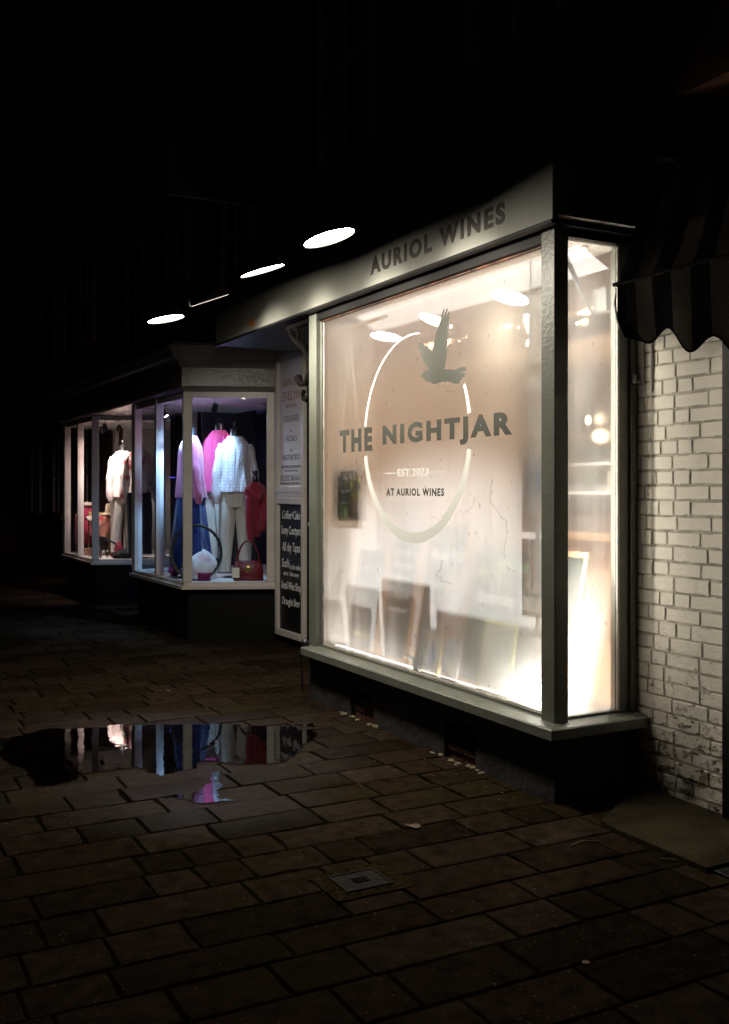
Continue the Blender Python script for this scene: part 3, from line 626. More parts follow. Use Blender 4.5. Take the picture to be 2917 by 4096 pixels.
# fascia, soffit and lead roof over it
FA = 3.0
b = MB().box(FA, FA+0.03, 3.765, 8.42, 2.768, 3.157, 0.004).box(FA+0.0305, 3.62, 3.77, 3.80, 2.795, 3.150)
b.box(FA+0.0305, 3.9, 8.39, 8.42, 2.768, 3.157)
fa = b.build('fascia', M['fascia'], shop)
lettering([L('AURIOL WINES', 5.563, 4.142, 2.838, 2.948, 0.045, 1.3)], M['letter_dark'], fa, (FA-0.0005, 0, 0), WX, WY)
b = MB().box(FA-0.012, FA+0.0315, 3.758, 8.43, 2.748, 2.7675, 0.003).box(FA+0.032, 3.95, 6.665, 8.388, 2.755, 2.79); b.build('soffit', M['black_paint'], shop)
b = MB().prism([(FA-0.05, 3.158), (FA-0.05, 3.185), (3.95, 3.42), (3.95, 3.158)], 'y', 3.74, 8.45); b.build('lead_roof', M['lead'], shop)
# upper wall, white pier, door in the recess
b = MB().box(3.62, 3.85, 3.263, 8.60, 3.40, 8.5).box(3.62, 3.85, 3.93, 6.9, 2.796, 3.40)
up = b.build('upper_wall', M['brick_far'], shop)
def sash(parent, y0, y1, z0, z1, X, mw=M['white_gloss']):
    b = MB(); f = 0.06
    b.box(X-0.03, X+0.03, y0, y1, z0, z0+f).box(X-0.03, X+0.03, y0, y1, z1-f, z1).box(X-0.03, X+0.03, y0, y0+f, z0+f, z1-f).box(X-0.03, X+0.03, y1-f, y1, z0+f, z1-f)
    b.box(X-0.02, X+0.02, y0+f, y1-f, (z0+z1)/2-0.025, (z0+z1)/2+0.025)
    b.box(X-0.015, X+0.015, (y0+y1)/2-0.015, (y0+y1)/2+0.015, z0+f, (z0+z1)/2-0.025).box(X-0.015, X+0.015, (y0+y1)/2-0.015, (y0+y1)/2+0.015, (z0+z1)/2+0.025, z1-f)
    w_ = b.build('window', mw, parent)
    MB().box(X+0.0305, X+0.036, y0+f, y1-f, z0+f, z1-f).build('pane', M['black_paint'], w_)
    MB().box(X-0.09, X-0.032, y0-0.06, y1+0.06, z0-0.07, z0-0.002).build('sill', M['stone'], w_)
for y0 in (4.4, 6.6): sash(shop, y0, y0+0.95, 4.1, 5.6, 3.60)
b = MB().box(3.60, 3.6195, 6.1, 6.45, 3.42, 6.5); b.build('render_strip', M['stucco'], shop)  # pale strip paints lamp light spilling up the wall
# white painted brick pier
b = MB(); rg = random.Random(11); rowz = -0.02; k = 0
b.k = 1; b.box(3.6045, 3.85, 3.272, 3.93, -0.02, 2.78); b.k = 0
while rowz < 2.74:
    h = 0.0675; y = 3.270; pattern = [0.215, 0.105, 0.105, 0.215] if k % 2 else [0.105, 0.215, 0.215, 0.105]
    if rg.random() < 0.3: pattern = [0.16, 0.215, 0.105, 0.215]
    i = 0
    while y < 3.925:
        Lb = min(pattern[i % 4]+rg.uniform(-.012, .012), 3.928-y)
        if Lb > 0.03:
            bm = bmesh.new(); bmesh.ops.create_cube(bm, size=1)
            fx = 3.600 + rg.uniform(-0.002, 0.002); g0 = rg.uniform(0.002, 0.005)
            for q in bm.verts:
                q.co = ((fx+0.03) + q.co.x*0.06, (y+Lb/2) + q.co.y*(Lb-g0), (rowz+h/2) + q.co.z*h)
            bmesh.ops.subdivide_edges(bm, edges=bm.edges[:], cuts=2, use_grid_fill=True)
            for q in bm.verts:
                d = noise.noise_vector(q.co*18)*0.003; q.co += Vector((d.x*0.8, d.y, d.z))
            bmesh.ops.bevel(bm, geom=[e for e in bm.edges if e.calc_face_angle(0) > 0.9], offset=0.005, segments=2, affect='EDGES')
            bm.verts.index_update(); b.add([q.co[:] for q in bm.verts], [[q.index for q in f.verts] for f in bm.faces]); bm.free()
        y += Lb; i += 1
    rowz += 0.0735; k += 1
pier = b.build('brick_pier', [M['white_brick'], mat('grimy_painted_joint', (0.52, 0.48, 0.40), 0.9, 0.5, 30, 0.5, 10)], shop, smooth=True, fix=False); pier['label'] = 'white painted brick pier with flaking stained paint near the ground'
b = MB().tube([(3.592, 3.80, 2.75), (3.592, 3.80, 2.02)], 0.006, 8); b.tube([(3.592, 3.74, 2.75), (3.592, 3.74, 1.98)], 0.006, 8); b.build('cable', M['white_gloss'], shop)
b = MB().box(3.565, 3.596, 3.815, 3.845, 2.03, 2.075, 0.004); bx = b.build('junction_box', M['white_gloss'], shop)
MB().blob((3.562, 3.805, 2.053), 0.014, 0.014, 0.016).build('sensor_dome', M['black_plastic'], bx, smooth=True)
# recessed entrance door and lobby beside the bay
b = MB().box(3.90, 3.94, 6.95, 7.85, 0.10, 2.2, 0.004); dr = b.build('door', M['green'], shop)
MB().box(3.894, 3.8995, 7.08, 7.72, 0.75, 2.05).build('pane', M['black_paint'], dr); MB().tube([(3.875, 7.05, 1.0), (3.86, 7.05, 1.03), (3.86, 7.05, 1.17), (3.875, 7.05, 1.2)], 0.009).build('handle', M['steel'], dr)
b = MB().box(3.945, 4.05, 6.62, 8.55, 0, 2.755).box(3.62, 3.9, 6.632, 6.66, 0, 2.755); b.build('lobby_wall', M['black_paint'], shop)
# pipe stub and stopper on the far post
b = MB().tube([(FX+0.03, 6.622, 1.245), (FX+0.03, 6.665, 1.245)], 0.014, 10); b.tube([(FX+0.03, 6.662, 1.245), (FX+0.03, 6.672, 1.245)], 0.018, 10); b.build('door_catch', M['green'], shop, smooth=True)
b = MB().blob((3.03, 6.61, 0.40), 0.03, 0.035, 0.028, 12, 8, 0.3).tube([(3.03, 6.60, 0.38), (3.0, 6.62, 0.34), (3.02, 6.63, 0.05)], 0.008)
b.build('cable_gland', M['black_plastic'], shop, smooth=True)

# interior shell
b = MB().box(7.2, 7.3, 3.95, 9.2, 0, 3.2).box(4.06, 7.2, 9.2, 9.3, 0, 3.2).box(3.62, 4.06, 6.59, 6.631, 0, 2.795).box(3.62, 7.2, 3.935, 3.985, 0, 2.78); iw = b.build('interior_wall', M['warm_wall'], shop)
b = MB().box(7.18, 7.1995, 3.99, 9.18, 0.021, 1.42).box(4.07, 7.17, 9.18, 9.1995, 0.021, 1.42).box(3.63, 4.05, 6.575, 6.5895, 0.021, 1.42); b.build('wall_panelling', mat('brown_wall_panelling', (0.24, 0.165, 0.13), 0.6, 0.2, 12, 0.3, 3), iw)
b = MB().box(3.165, 3.60, 6.505, 6.615, 0.40, 2.70); b.build('bay_side_lining', M['white_matt'], shop)
b = MB().box(3.155, 3.61, 3.925, 6.50, 0.33, 0.376); b.build('display_shelf', M['wood'], shop)
b = MB().box(3.61, 4.06, 3.99, 6.589, 0.0, 0.02).box(4.061, 7.2, 3.99, 9.2, 0.0, 0.02); b.build('interior_floor', M['wood'], shop)
b = MB().box(3.156, 3.61, 3.925, 6.5, 2.742, 2.764).box(3.851, 4.06, 3.99, 6.62, 2.80, 2.86).box(4.061, 7.2, 3.99, 9.2, 2.80, 2.86); b.build('interior_ceiling', M['white_matt'], shop)
b = MB().box(3.62, 3.70, 3.99, 6.588, 2.50, 2.795).box(5.0, 5.15, 3.99, 9.2, 2.66, 2.795); b.build('ceiling_beam', M['wood_dark'], shop)
b = MB().box(6.6, 7.1, 4.2, 8.9, 1.0, 1.05).box(6.7, 7.1, 4.3, 8.8, 0.02, 0.9985); b.build('bar_counter', M['wood'], shop)
b = MB()
for z in (1.45, 1.75, 2.05): b.box(7.0, 7.195, 4.4, 8.8, z, z+0.03)
b.build('bar_shelf', M['white_matt'], shop)
WARM = (1.0, 0.78, 0.52); WHITE = (1.0, 0.96, 0.86)

# wine bottles on the bar shelves
rg = random.Random(31); proto = None
prof = [(0.036, 0), (0.037, 0.01), (0.037, 0.18), (0.032, 0.205), (0.015, 0.235), (0.0135, 0.29), (0.015, 0.292), (0.015, 0.30), (0.001, 0.30)]
bm_ = MB().lathe(prof, n=12)
for zi, z in enumerate((1.48, 1.78, 2.08)):
    for k in range(11):
        m_ = M['bottle'] if (k+zi) % 3 else M['bottle_w']
        if k < 1 and zi < 1 or proto is None or True:
            o = bm_.build('wine_bottle', m_, smooth=True) if (k == 0 or m_ is not last) else None
            if o is None:
                o = prev.copy(); COL.objects.link(o)
            last = m_; prev = o
        o.location = (7.09, 4.6+k*0.37+rg.uniform(-.08, .08), z); tag(o, 'wine bottle standing on the shelves at the back of the bar, blurred by the mist', 'bottle', 'bottles on the bar shelves')

# wall lanterns on the side wall of the room, seen through the side pane
for k, (x, y, z) in enumerate(((6.0, 7.03, 2.12),)):
    t = empty('wall_lamp', (x, y, z), ('glowing glass tube lamp hanging in the bar behind the side pane', 'small glowing lamp hanging deep in the bar behind the window lettering')[k], 'lamp')
    MB().tube([(x, y, z+0.12), (x, y, 2.79)], 0.004, 6).build('cord', M['black_plastic'], t)
    MB().lathe([(0.03, 0.12), (0.045, 0.10), (0.05, -0.06), (0.035, -0.09), (0.001, -0.09)], (x, y, z), 16).build('shade', M['clear'], t, smooth=True)
    MB().blob((x, y, z), 0.03, 0.03, 0.045).build('bulb', emit('warm_bulb_%d' % k, (1.0, 0.68, 0.42), 7), t, smooth=True)
    lamp('bulb_light', 'POINT', (x, y, z-0.15), 2, (1.0, 0.7, 0.42), 0.03, parent=t)
# pendant cone lamp behind the glass near the corner post
def at(dx, dy, X):
    u = (dx-812)/2250; v = (1090-dy)/2250; rx, ry = 0.4695+u*0.8829, 0.8829-u*0.4695; t = X/rx
    return Vector((X, t*ry, 1.5+v*t))
p = at(1187, 722, 3.33)
t = empty('pendant_lamp', p, 'small glowing cone shaped pendant high behind the window near the corner post', 'lamp')
MB().tube([(p.x, p.y, p.z+0.05), (p.x, p.y, 2.742)], 0.004, 6).build('cord', M['black_plastic'], t)
MB().lathe([(0.038, 0.05), (0.040, 0.03), (0.02, -0.04), (0.004, -0.07), (0.001, -0.07)], p, 16).build('glowing_shade', emit('pendant_glow', (1.0, 0.85, 0.6), 9), t, smooth=True)
lamp('bulb_light', 'POINT', (p.x, p.y, p.z-0.10), 1.5, (1.0, 0.86, 0.66), 0.02, parent=t)
# fairy lights
def fairy(pts, n, label):
    pts = [Vector(q) for q in pts]; t = empty('fairy_lights', pts[0], label, 'string lights')
    path = []; tot = 60
    for k in range(tot+1):
        f = k/tot*(len(pts)-1); i = min(int(f), len(pts)-2); path.append(pts[i].lerp(pts[i+1], f-i) + Vector((0, 0, 0.025*math.sin(k*1.1))))
    MB().tube(path, 0.0025, 4).build('wire', M['black_plastic'], t)
    me = None
    for k in range(n):
        f = (k+0.5)/n*tot; i = int(f); q = path[i].lerp(path[min(i+1, tot)], f-i) + Vector((random.uniform(-.02, .02), 0, -0.015+random.uniform(-.03, .03)))
        if me is None:
            o = MB().blob((0, 0, 0), 0.0065, 0.0065, 0.008, 8, 6).build('bulb', M['fairy'], t, smooth=True); me = o.data
        else:
            o = bpy.data.objects.new('bulb', me); COL.objects.link(o); o.parent = t; o.matrix_parent_inverse = t.matrix_world.inverted()
        o.location = q
M['fairy'] = emit('fairy_bulb', (1.0, 0.66, 0.34), 150)
fairy([at(848, 800, 4.1), at(842, 900, 4.1), at(850, 1000, 4.1), at(846, 1100, 4.1), at(858, 1200, 4.1), at(856, 1305, 4.1)], 13, 'vertical string of warm fairy lights hanging behind the ring on the pane')
fairy([at(930, 775, 4.4), at(975, 765, 4.4), at(1030, 745, 4.4), at(1090, 725, 4.4), at(1165, 722, 4.4)], 12, 'string of warm fairy lights looping behind the flying bird')
fairy([at(1275, 712, 4.3), at(1300, 700, 4.3), at(1340, 692, 4.3)], 5, 'short string of warm fairy lights seen through the narrow side pane')
fairy([at(850, 820, 4.5), at(900, 800, 4.5), at(920, 798, 4.5)], 5, 'short string of fairy lights beside the left side of the ring')
# room lights (ceiling downlights of the bar)
for k, (x, y) in enumerate(((4.6, 4.9), (4.6, 6.9), (6.0, 5.6), (6.0, 7.6))):
    t = empty('ceiling_spotlight', (x, y, 2.80), 'round warm ceiling spotlight inside the misted bar', 'ceiling light', 'ceiling spotlights in the bar')
    MB().lathe([(0.06, 0.0), (0.06, -0.02), (0.045, -0.02), (0.045, -0.005), (0.001, -0.005)], (x, y, 2.80), 16).build('housing', M['steel'], t)
    lamp('spot_light', 'SPOT', (x, y, 2.74), 320, (1.0, 0.98, 0.94), 0.05, aim=(x, y, 0), spot=118, blend=0.5, parent=t)
# little floodlights standing on the display shelf, just behind the pane
for k, (q, e, lab) in enumerate(((at(748, 1432, 3.24), 2.2, 'small white uplighter at the far end of the display shelf'),                        (at(1190, 1545, 3.28), 0.7, 'small white uplighter at the near end of the display shelf'), (Vector((3.23, 4.07, 0.45)), 2.6, 'small white uplighter in the corner behind the narrow side pane'))):
    q.z = 0.43
    t = empty('uplighter', (q.x, q.y, 0.377), lab, 'lamp')
    MB().lathe([(0.03, 0), (0.03, 0.012), (0.012, 0.02), (0.012, 0.03), (0.028, 0.035), (0.032, 0.05), (0.028, 0.052)], (q.x, q.y, 0.377), 14).build('housing', M['white_matt'], t, smooth=True)
    MB().blob((q.x, q.y, q.z+0.012), 0.024, 0.024, 0.018, 12, 8).build('bulb', emit('uplighter_bulb_%d' % k, WHITE, 35), t, smooth=True)
    lamp('bulb_light', 'POINT', (q.x, q.y, 0.50), e, WHITE, 0.04, parent=t)

for k, (x, z, e, a, lab) in enumerate(((3.40, 2.732, 4.5, 0, 'thin white light strip along the bay ceiling just behind the big pane'), (3.195, 0.388, 3.6, 2.1, 'thin white light strip along the shelf at the foot of the big pane'))):  # strips added to brighten the misted pane and the posters
    t = empty('light_strip', (x, 5.2, z), lab, 'light strip'); up_ = 1 if k else -1
    MB().box(x-0.008, x+0.008, 4.0, 6.45, z-0.004, z+0.004).build('channel', M['steel'], t)
    MB().box(x-0.005, x+0.005, 4.01, 6.44, z+up_*0.0042, z+up_*0.006).build('diodes', emit('strip_diodes_%d' % k, (1.0, 0.94, 0.84), 3), t)
    lamp('strip_light', 'AREA', (x+0.012, 5.22, z+up_*0.012), e, (1.0, 0.97, 0.91), (0.055 if k else 0.34), sx=2.4).rotation_euler = ((R(180), R(10), 0) if k else (0, R(28), 0))
    bpy.data.objects['strip_light' if not k else 'strip_light.001'].parent = t; bpy.data.objects['strip_light' if not k else 'strip_light.001'].matrix_parent_inverse = t.matrix_world.inverted()

t = empty('light_strip', (3.235, 4.1, 0.5), 'upright thin light strip behind the column of posters by the corner post', 'light strip')  # hidden strip added to light the white pier
MB().box(3.226, 3.242, 4.092, 4.112, 0.50, 2.60).build('channel', M['steel'], t)
MB().prism([(3.2435, 4.108), (3.2435, 4.092), (3.2455, 4.092), (3.2455, 4.108)], 'z', 0.51, 2.59).build('diodes', emit('strip_diodes_tall', (1.0, 0.94, 0.84), 3), t)
lo = lamp('strip_light', 'AREA', (3.252, 4.085, 1.6), 13, (1.0, 0.93, 0.80), 0.03, sx=1.9)
d_ = Vector((0.55, -0.83, 0)).normalized(); zx = -d_; yx = Vector((0, 0, 1)); xx_ = yx.cross(zx)
lo.rotation_euler = Matrix((xx_, yx, zx)).transposed().to_euler(); lo.parent = t; lo.matrix_parent_inverse = t.matrix_world.inverted()

# chalkboards leaning on the display shelf
def board(y0, y1, h, xb, lean, lab, frame, face, lines=(), name='chalkboard', z0=0.378, fw=0.03, extra=None):
    """y0 > y1: left and right edge as seen; xb: foot of the board; lean: how far the top goes back"""
    O = Vector((xb, y0, z0)); Y = Vector((lean, 0, h)).normalized(); X = Vector((0, -1, 0)); N = X.cross(Y); W = y0-y1; H = math.hypot(lean, h)
    F = Matrix((( X.x, Y.x, N.x, O.x), (X.y, Y.y, N.y, O.y), (X.z, Y.z, N.z, O.z), (0, 0, 0, 1)))
    t = empty(name, (xb, (y0+y1)/2, z0), lab, 'chalkboard' if name == 'chalkboard' else name.replace('_', ' '))
    b = MB(); b.m = F; b.box(0, W, 0, fw, -0.012, 0.012).box(0, W, H-fw, H, -0.012, 0.012).box(0, fw, fw, H-fw, -0.012, 0.012).box(W-fw, W, fw, H-fw, -0.012, 0.012); b.build('frame', frame, t)
    b = MB(); b.m = F; b.box(fw, W-fw, fw, H-fw, -0.006, 0.004); p_ = b.build('panel', face, t)
    mats = {}
    for ln in lines:
        m_ = ln[0]; mats.setdefault(m_, []).append(ln[1:])
    for m_, ls in mats.items():
        lettering([(q[0], q[1]*W, q[2]*W, q[3]*H, q[4]*H, *(q[5:])) for q in ls], M[m_], p_, O+N*0.0045, X, Y, name='chalk_writing')
    if extra:
        for m_, poly in extra:
            b = MB(); b.m = F; b.prism([(q[0]*W, q[1]*H) for q in poly], 'z', 0.0045, 0.006); b.build('chalk_drawing', M[m_], p_)
    return t
def blobp(cx, cy, rx, ry, n=14, seed=0, a=0.25):
    return [(cx+rx*math.cos(2*math.pi*k/n)*(1+a*noise.noise(Vector((k*.9, seed, 1)))), cy+ry*math.sin(2*math.pi*k/n)*(1+a*noise.noise(Vector((k*.9, seed, 5))))) for k in range(n)]
palm = []
for (cx_, cy_) in ((0.30, 0.86), (0.12, 0.78), (0.62, 0.84)):
    for a in (-150, -110, -60, -20, 20, 70, 120, 160): palm.append(('chalk_y', [(cx_, cy_), (cx_+0.05*math.cos(R(a)), cy_+0.05*math.sin(R(a))+0.012), (cx_+0.09*math.cos(R(a)), cy_+0.045*math.sin(R(a))-0.005)]))
board(4.96, 3.99, 0.80, 3.26, 0.16, 'widest chalkboard in the misted window, dated Saturday 28 Feb', M['wood'], M['chalkboard'],
      [('chalk_g', 'Jamaican', 0.20, 0.80, 0.80, 0.93, 0.035, 0.3), ('chalk_y', 'Night', 0.52, 0.86, 0.70, 0.82, 0.035, 0.3), ('chalk', 'Saturday 28 Feb', 0.08, 0.80, 0.56, 0.68, 0.03, 0.25),
       ('chalk', 'TICKETS', 0.66, 0.92, 0.36, 0.42, 0.03), ('chalk', '£5', 0.72, 0.84, 0.24, 0.32, 0.0)], extra=palm)
board(5.48, 5.02, 0.92, 3.27, 0.16, 'tall narrow chalkboard in the misted window, dated Monday 9 Feb', M['wood'], M['chalkboard'],
      [('chalk', 'Monday 9 Feb', 0.10, 0.92, 0.72, 0.82, 0.03, 0.25), ('chalk_g', 'menu', 0.12, 0.50, 0.55, 0.60, 0.0, 0.2), ('chalk_g', 'specials', 0.12, 0.52, 0.46, 0.52, 0.0, 0.2), ('chalk', 'pie', 0.2, 0.36, 0.36, 0.42), ('chalk', 'tasting', 0.15, 0.45, 0.24, 0.28)],
      extra=[('chalk_g', blobp(0.25, 0.14, 0.05, 0.025)), ('chalk_p', blobp(0.3, 0.42, 0.1, 0.02, seed=2))])
board(5.90, 5.54, 0.82, 3.26, 0.14, 'pine framed chalkboard of faint list writing, left of the tall one', M['wood'], M['chalkboard'],
      [('chalk', 'bar snacks', 0.15, 0.85, 0.84, 0.90, 0.0, 0.2), ('chalk', 'cheese board', 0.15, 0.85, 0.74, 0.79, 0.0, 0.2), ('chalk', 'olives & nuts', 0.15, 0.8, 0.64, 0.69, 0.0, 0.2), ('chalk', 'cured meats', 0.15, 0.8, 0.5, 0.55, 0.0, 0.2), ('chalk', 'small plates', 0.15, 0.8, 0.38, 0.43, 0.0, 0.2)])
board(6.38, 5.98, 0.70, 3.27, 0.12, 'pine framed chalkboard furthest left on the display shelf', M['wood'], M['chalkboard'],
      [('chalk', 'wine by the glass', 0.12, 0.88, 0.80, 0.86, 0.0, 0.2), ('chalk_g', 'red', 0.2, 0.4, 0.62, 0.67), ('chalk_g', 'white', 0.2, 0.5, 0.5, 0.55), ('chalk_y', 'happy hour', 0.15, 0.8, 0.14, 0.2, 0.0, 0.2)])
# framed sheets and pictures in front of the boards
def poster(y0, y1, h, xb, lean, lab, frame, cat, cols, z0=0.378, fw=0.018, name='framed_poster', face='paper', lines=()):
    O = Vector((xb, y0, z0)); Y = Vector((lean, 0, h)).normalized(); X = Vector((0, -1, 0)); N = X.cross(Y); W = y0-y1; H = math.hypot(lean, h)
    F = Matrix((( X.x, Y.x, N.x, O.x), (X.y, Y.y, N.y, O.y), (X.z, Y.z, N.z, O.z), (0, 0, 0, 1)))
    t = empty(name, (xb, (y0+y1)/2, z0), lab, cat)
    b = MB(); b.m = F; b.box(0, W, 0, fw, -0.006, 0.006).box(0, W, H-fw, H, -0.006, 0.006).box(0, fw, fw, H-fw, -0.006, 0.006).box(W-fw, W, fw, H-fw, -0.006, 0.006); b.build('frame', M[frame], t)
    b = MB(); b.m = F; b.box(fw, W-fw, fw, H-fw, -0.003, 0.002); sh_ = b.build('sheet', M[face], t)
    for m_, poly in cols:
        b = MB(); b.m = F; b.prism([(q[0]*W, q[1]*H) for q in poly], 'z', 0.0025, 0.0035); b.build('print', M[m_], sh_)
    if lines: lettering([(q[0], q[1]*W, q[2]*W, q[3]*H, q[4]*H) for q in lines], M['chalk_black'], sh_, O+N*0.0025, X, Y, name='print_text', th=0.0008)
    return t
poster(4.66, 4.37, 0.40, 3.19, 0.07, 'yellow framed white notice leaning in front of the widest chalkboard', 'yellow', 'notice', [],
       lines=[('Opening hours', 0.2, 0.8, 0.82, 0.86), ('Monday to Friday', 0.2, 0.8, 0.72, 0.75), ('midday until late', 0.2, 0.8, 0.66, 0.69), ('Saturday all day', 0.2, 0.8, 0.58, 0.61), ('Sunday afternoons', 0.2, 0.8, 0.50, 0.53)])
poster(5.19, 4.93, 0.62, 3.23, 0.12, 'pink poster of a drawn figure leaning beside the Monday chalkboard', 'wood', 'poster', [('chalk', blobp(0.5, 0.72, 0.25, 0.14, seed=3)), ('paper_red', blobp(0.4, 0.35, 0.25, 0.12, seed=4)), ('paper_blue', blobp(0.55, 0.15, 0.25, 0.08, seed=5))], face='paper_pink')
poster(5.25, 5.07, 0.25, 3.185, 0.05, 'small yellow framed picture with a blue shape at the foot of the boards', 'yellow', 'picture', [('paper_blue', blobp(0.52, 0.5, 0.2, 0.28, seed=6))], fw=0.01)
poster(5.03, 4.87, 0.25, 3.185, 0.05, 'small colourful card standing right of the little yellow framed picture', 'paper', 'picture', [('paper_blue', blobp(0.3, 0.7, 0.2, 0.12, seed=7)), ('chalk_y', blobp(0.6, 0.4, 0.2, 0.12, seed=8)), ('paper_red', blobp(0.45, 0.2, 0.2, 0.07, seed=9))], fw=0.008)
# column of framed posters hanging just behind the pane by the corner post
PC = [(0.97, 1.33, 'white poster with red border, lowest of the column by the corner post', [('paper_red', [(0.05, 0.05), (0.16, 0.05), (0.16, 0.95), (0.05, 0.95)]), ('paper_red', [(0.80, 0.05), (0.92, 0.05), (0.92, 0.4), (0.80, 0.4)])]),
      (1.37, 1.72, 'white poster with a big blue patch in the column by the corner post', [('paper_blue', blobp(0.55, 0.5, 0.3, 0.3, seed=11))]),
      (1.76, 2.10, 'white poster directly above the blue patch poster by the corner post', [('paper_pink', blobp(0.5, 0.6, 0.25, 0.12, seed=12))]),
      (2.14, 2.50, 'topmost white poster of the column by the corner post', [('paper_pink', blobp(0.5, 0.3, 0.2, 0.12, seed=13))])]
for z0, z1, lab, cols in PC: poster(4.20, 3.965, z1-z0, 3.20, 0.004, lab, 'white_matt', 'poster', cols, z0=z0, fw=0.02)
# hanging chalk sign on strings, left
p = at(783, 1103, 3.165)
t = empty('hanging_chalk_sign', p, 'small dark green chalk sign hanging on long white strings at the left of the window', 'chalk sign')
y0, y1, z0, z1 = p.y+0.20, p.y-0.21, p.z-0.175, p.z+0.175
b = MB().box(3.161, 3.169, y1, y1+0.208, z0+0.003, z1-0.006).box(3.162, 3.170, y1+0.209, y0, z0, z1-0.008); pn = b.build('panel', M['chalkboard'], t)
b = MB().tube([(3.165, p.y-0.17, z1-0.02), (3.165, p.y+0.0, 2.55), (3.165, p.y+0.01, 2.62)], 0.011, 6).tube([(3.165, p.y+0.17, z1-0.02), (3.165, p.y+0.02, 2.55)], 0.011, 6).box(3.155, 3.175, p.y-0.5, p.y+0.3, 2.60, 2.62)
b.build('string', M['paper'], t)
lettering([('WINES', -p.y-0.10, -p.y+0.08, p.z+0.10, p.z+0.145, 0.01), ('red', -p.y-0.15, -p.y-0.08, p.z+0.02, p.z+0.05), ('white', -p.y-0.06, -p.y+0.01, p.z+0.02, p.z+0.05), ('beer', -p.y-0.15, -p.y-0.08, p.z-0.06, p.z-0.03), ('gin', -p.y-0.06, -p.y+0.0, p.z-0.06, p.z-0.03)], M['chalk'], pn, (3.1605, 0, 0), WX, WY, name='chalk_writing')
for k, (dy, dz, rr, m_) in enumerate(((-0.13, 0.11, 0.022, 'chalk_y'), (-0.02, 0.075, 0.018, 'chalk_y'), (-0.13, 0.0, 0.03, 'chalk_y'), (-0.13, -0.08, 0.03, 'chalk_p'), (0.06, -0.12, 0.035, 'chalk_g'), (-0.13, 0.155, 0.02, 'chalk'), (0.16, 0.14, 0.012, 'chalk'))):
    MB().prism([(p.y+dy+a, p.z+dz+b_) for a, b_ in blobp(0, 0, rr, rr*1.3, seed=k)], 'x', 3.158, 3.1605).build('chalk_drawing', M[m_], pn)
# ladder-back gadget near the sill: dark clip lamp
p = at(925, 1480, 3.20)
t = empty('clip_lamp', (p.x, p.y, 0.378), 'small dark angled clip lamp lying against the foot of the window', 'lamp')
MB().tube([(p.x, p.y+0.09, 0.47), (p.x, p.y+0.02, 0.455), (p.x, p.y-0.02, 0.42)], [0.012, 0.016, 0.02], 8).build('arm', M['chrome_dark'], t, smooth=True)
MB().loft([[(p.x-0.02, p.y, 0.45), (p.x+0.02, p.y, 0.45), (p.x+0.02, p.y-0.02, 0.40), (p.x-0.02, p.y-0.02, 0.40)], [(p.x-0.02, p.y-0.08, 0.43), (p.x+0.02, p.y-0.08, 0.43), (p.x+0.02, p.y-0.06, 0.38), (p.x-0.02, p.y-0.06, 0.38)]]).build('head', M['chrome_dark'], t)
# cable and box seen high through the side pane
t = empty('cable_run', (3.35, 4.0, 2.70), 'black cable drooping from the ceiling to a grey box behind the narrow side pane', 'cable')
pts = [at(1288, 545, 3.42), at(1305, 600, 3.48), at(1320, 655, 3.56), at(1345, 672, 3.66), at(1375, 678, 3.72)]
pts = [Vector((3.36, 4.15, 2.74)), Vector((3.42, 4.12, 2.60)), Vector((3.48, 4.08, 2.44)), Vector((3.53, 4.05, 2.37)), Vector((3.60, 4.02, 2.35))]
MB().tube(pts, [0.013, 0.013, 0.011, 0.006, 0.005], 8).build('cable', M['black_plastic'], t, smooth=True)
MB().box(3.52, 3.60, 3.99, 4.10, 2.42, 2.54, 0.006).build('box', mat('grey_plastic_box', (0.22, 0.22, 0.22), 0.6), t)
# open leaflet on the ledge behind the side pane
t = empty('price_stand', (3.45, 4.45, 0.378), 'grey folded price stand standing behind the narrow side pane', 'stand')
MB().prism([(3.30, 0.70), (3.34, 0.66), (3.46, 0.80), (3.45, 0.83)], 'y', 4.30, 4.36).build('leaflet', M['chrome_dark'], t)
MB().box(3.36, 3.42, 4.30, 4.36, 0.378, 0.70).build('foot', M['wood'], t)

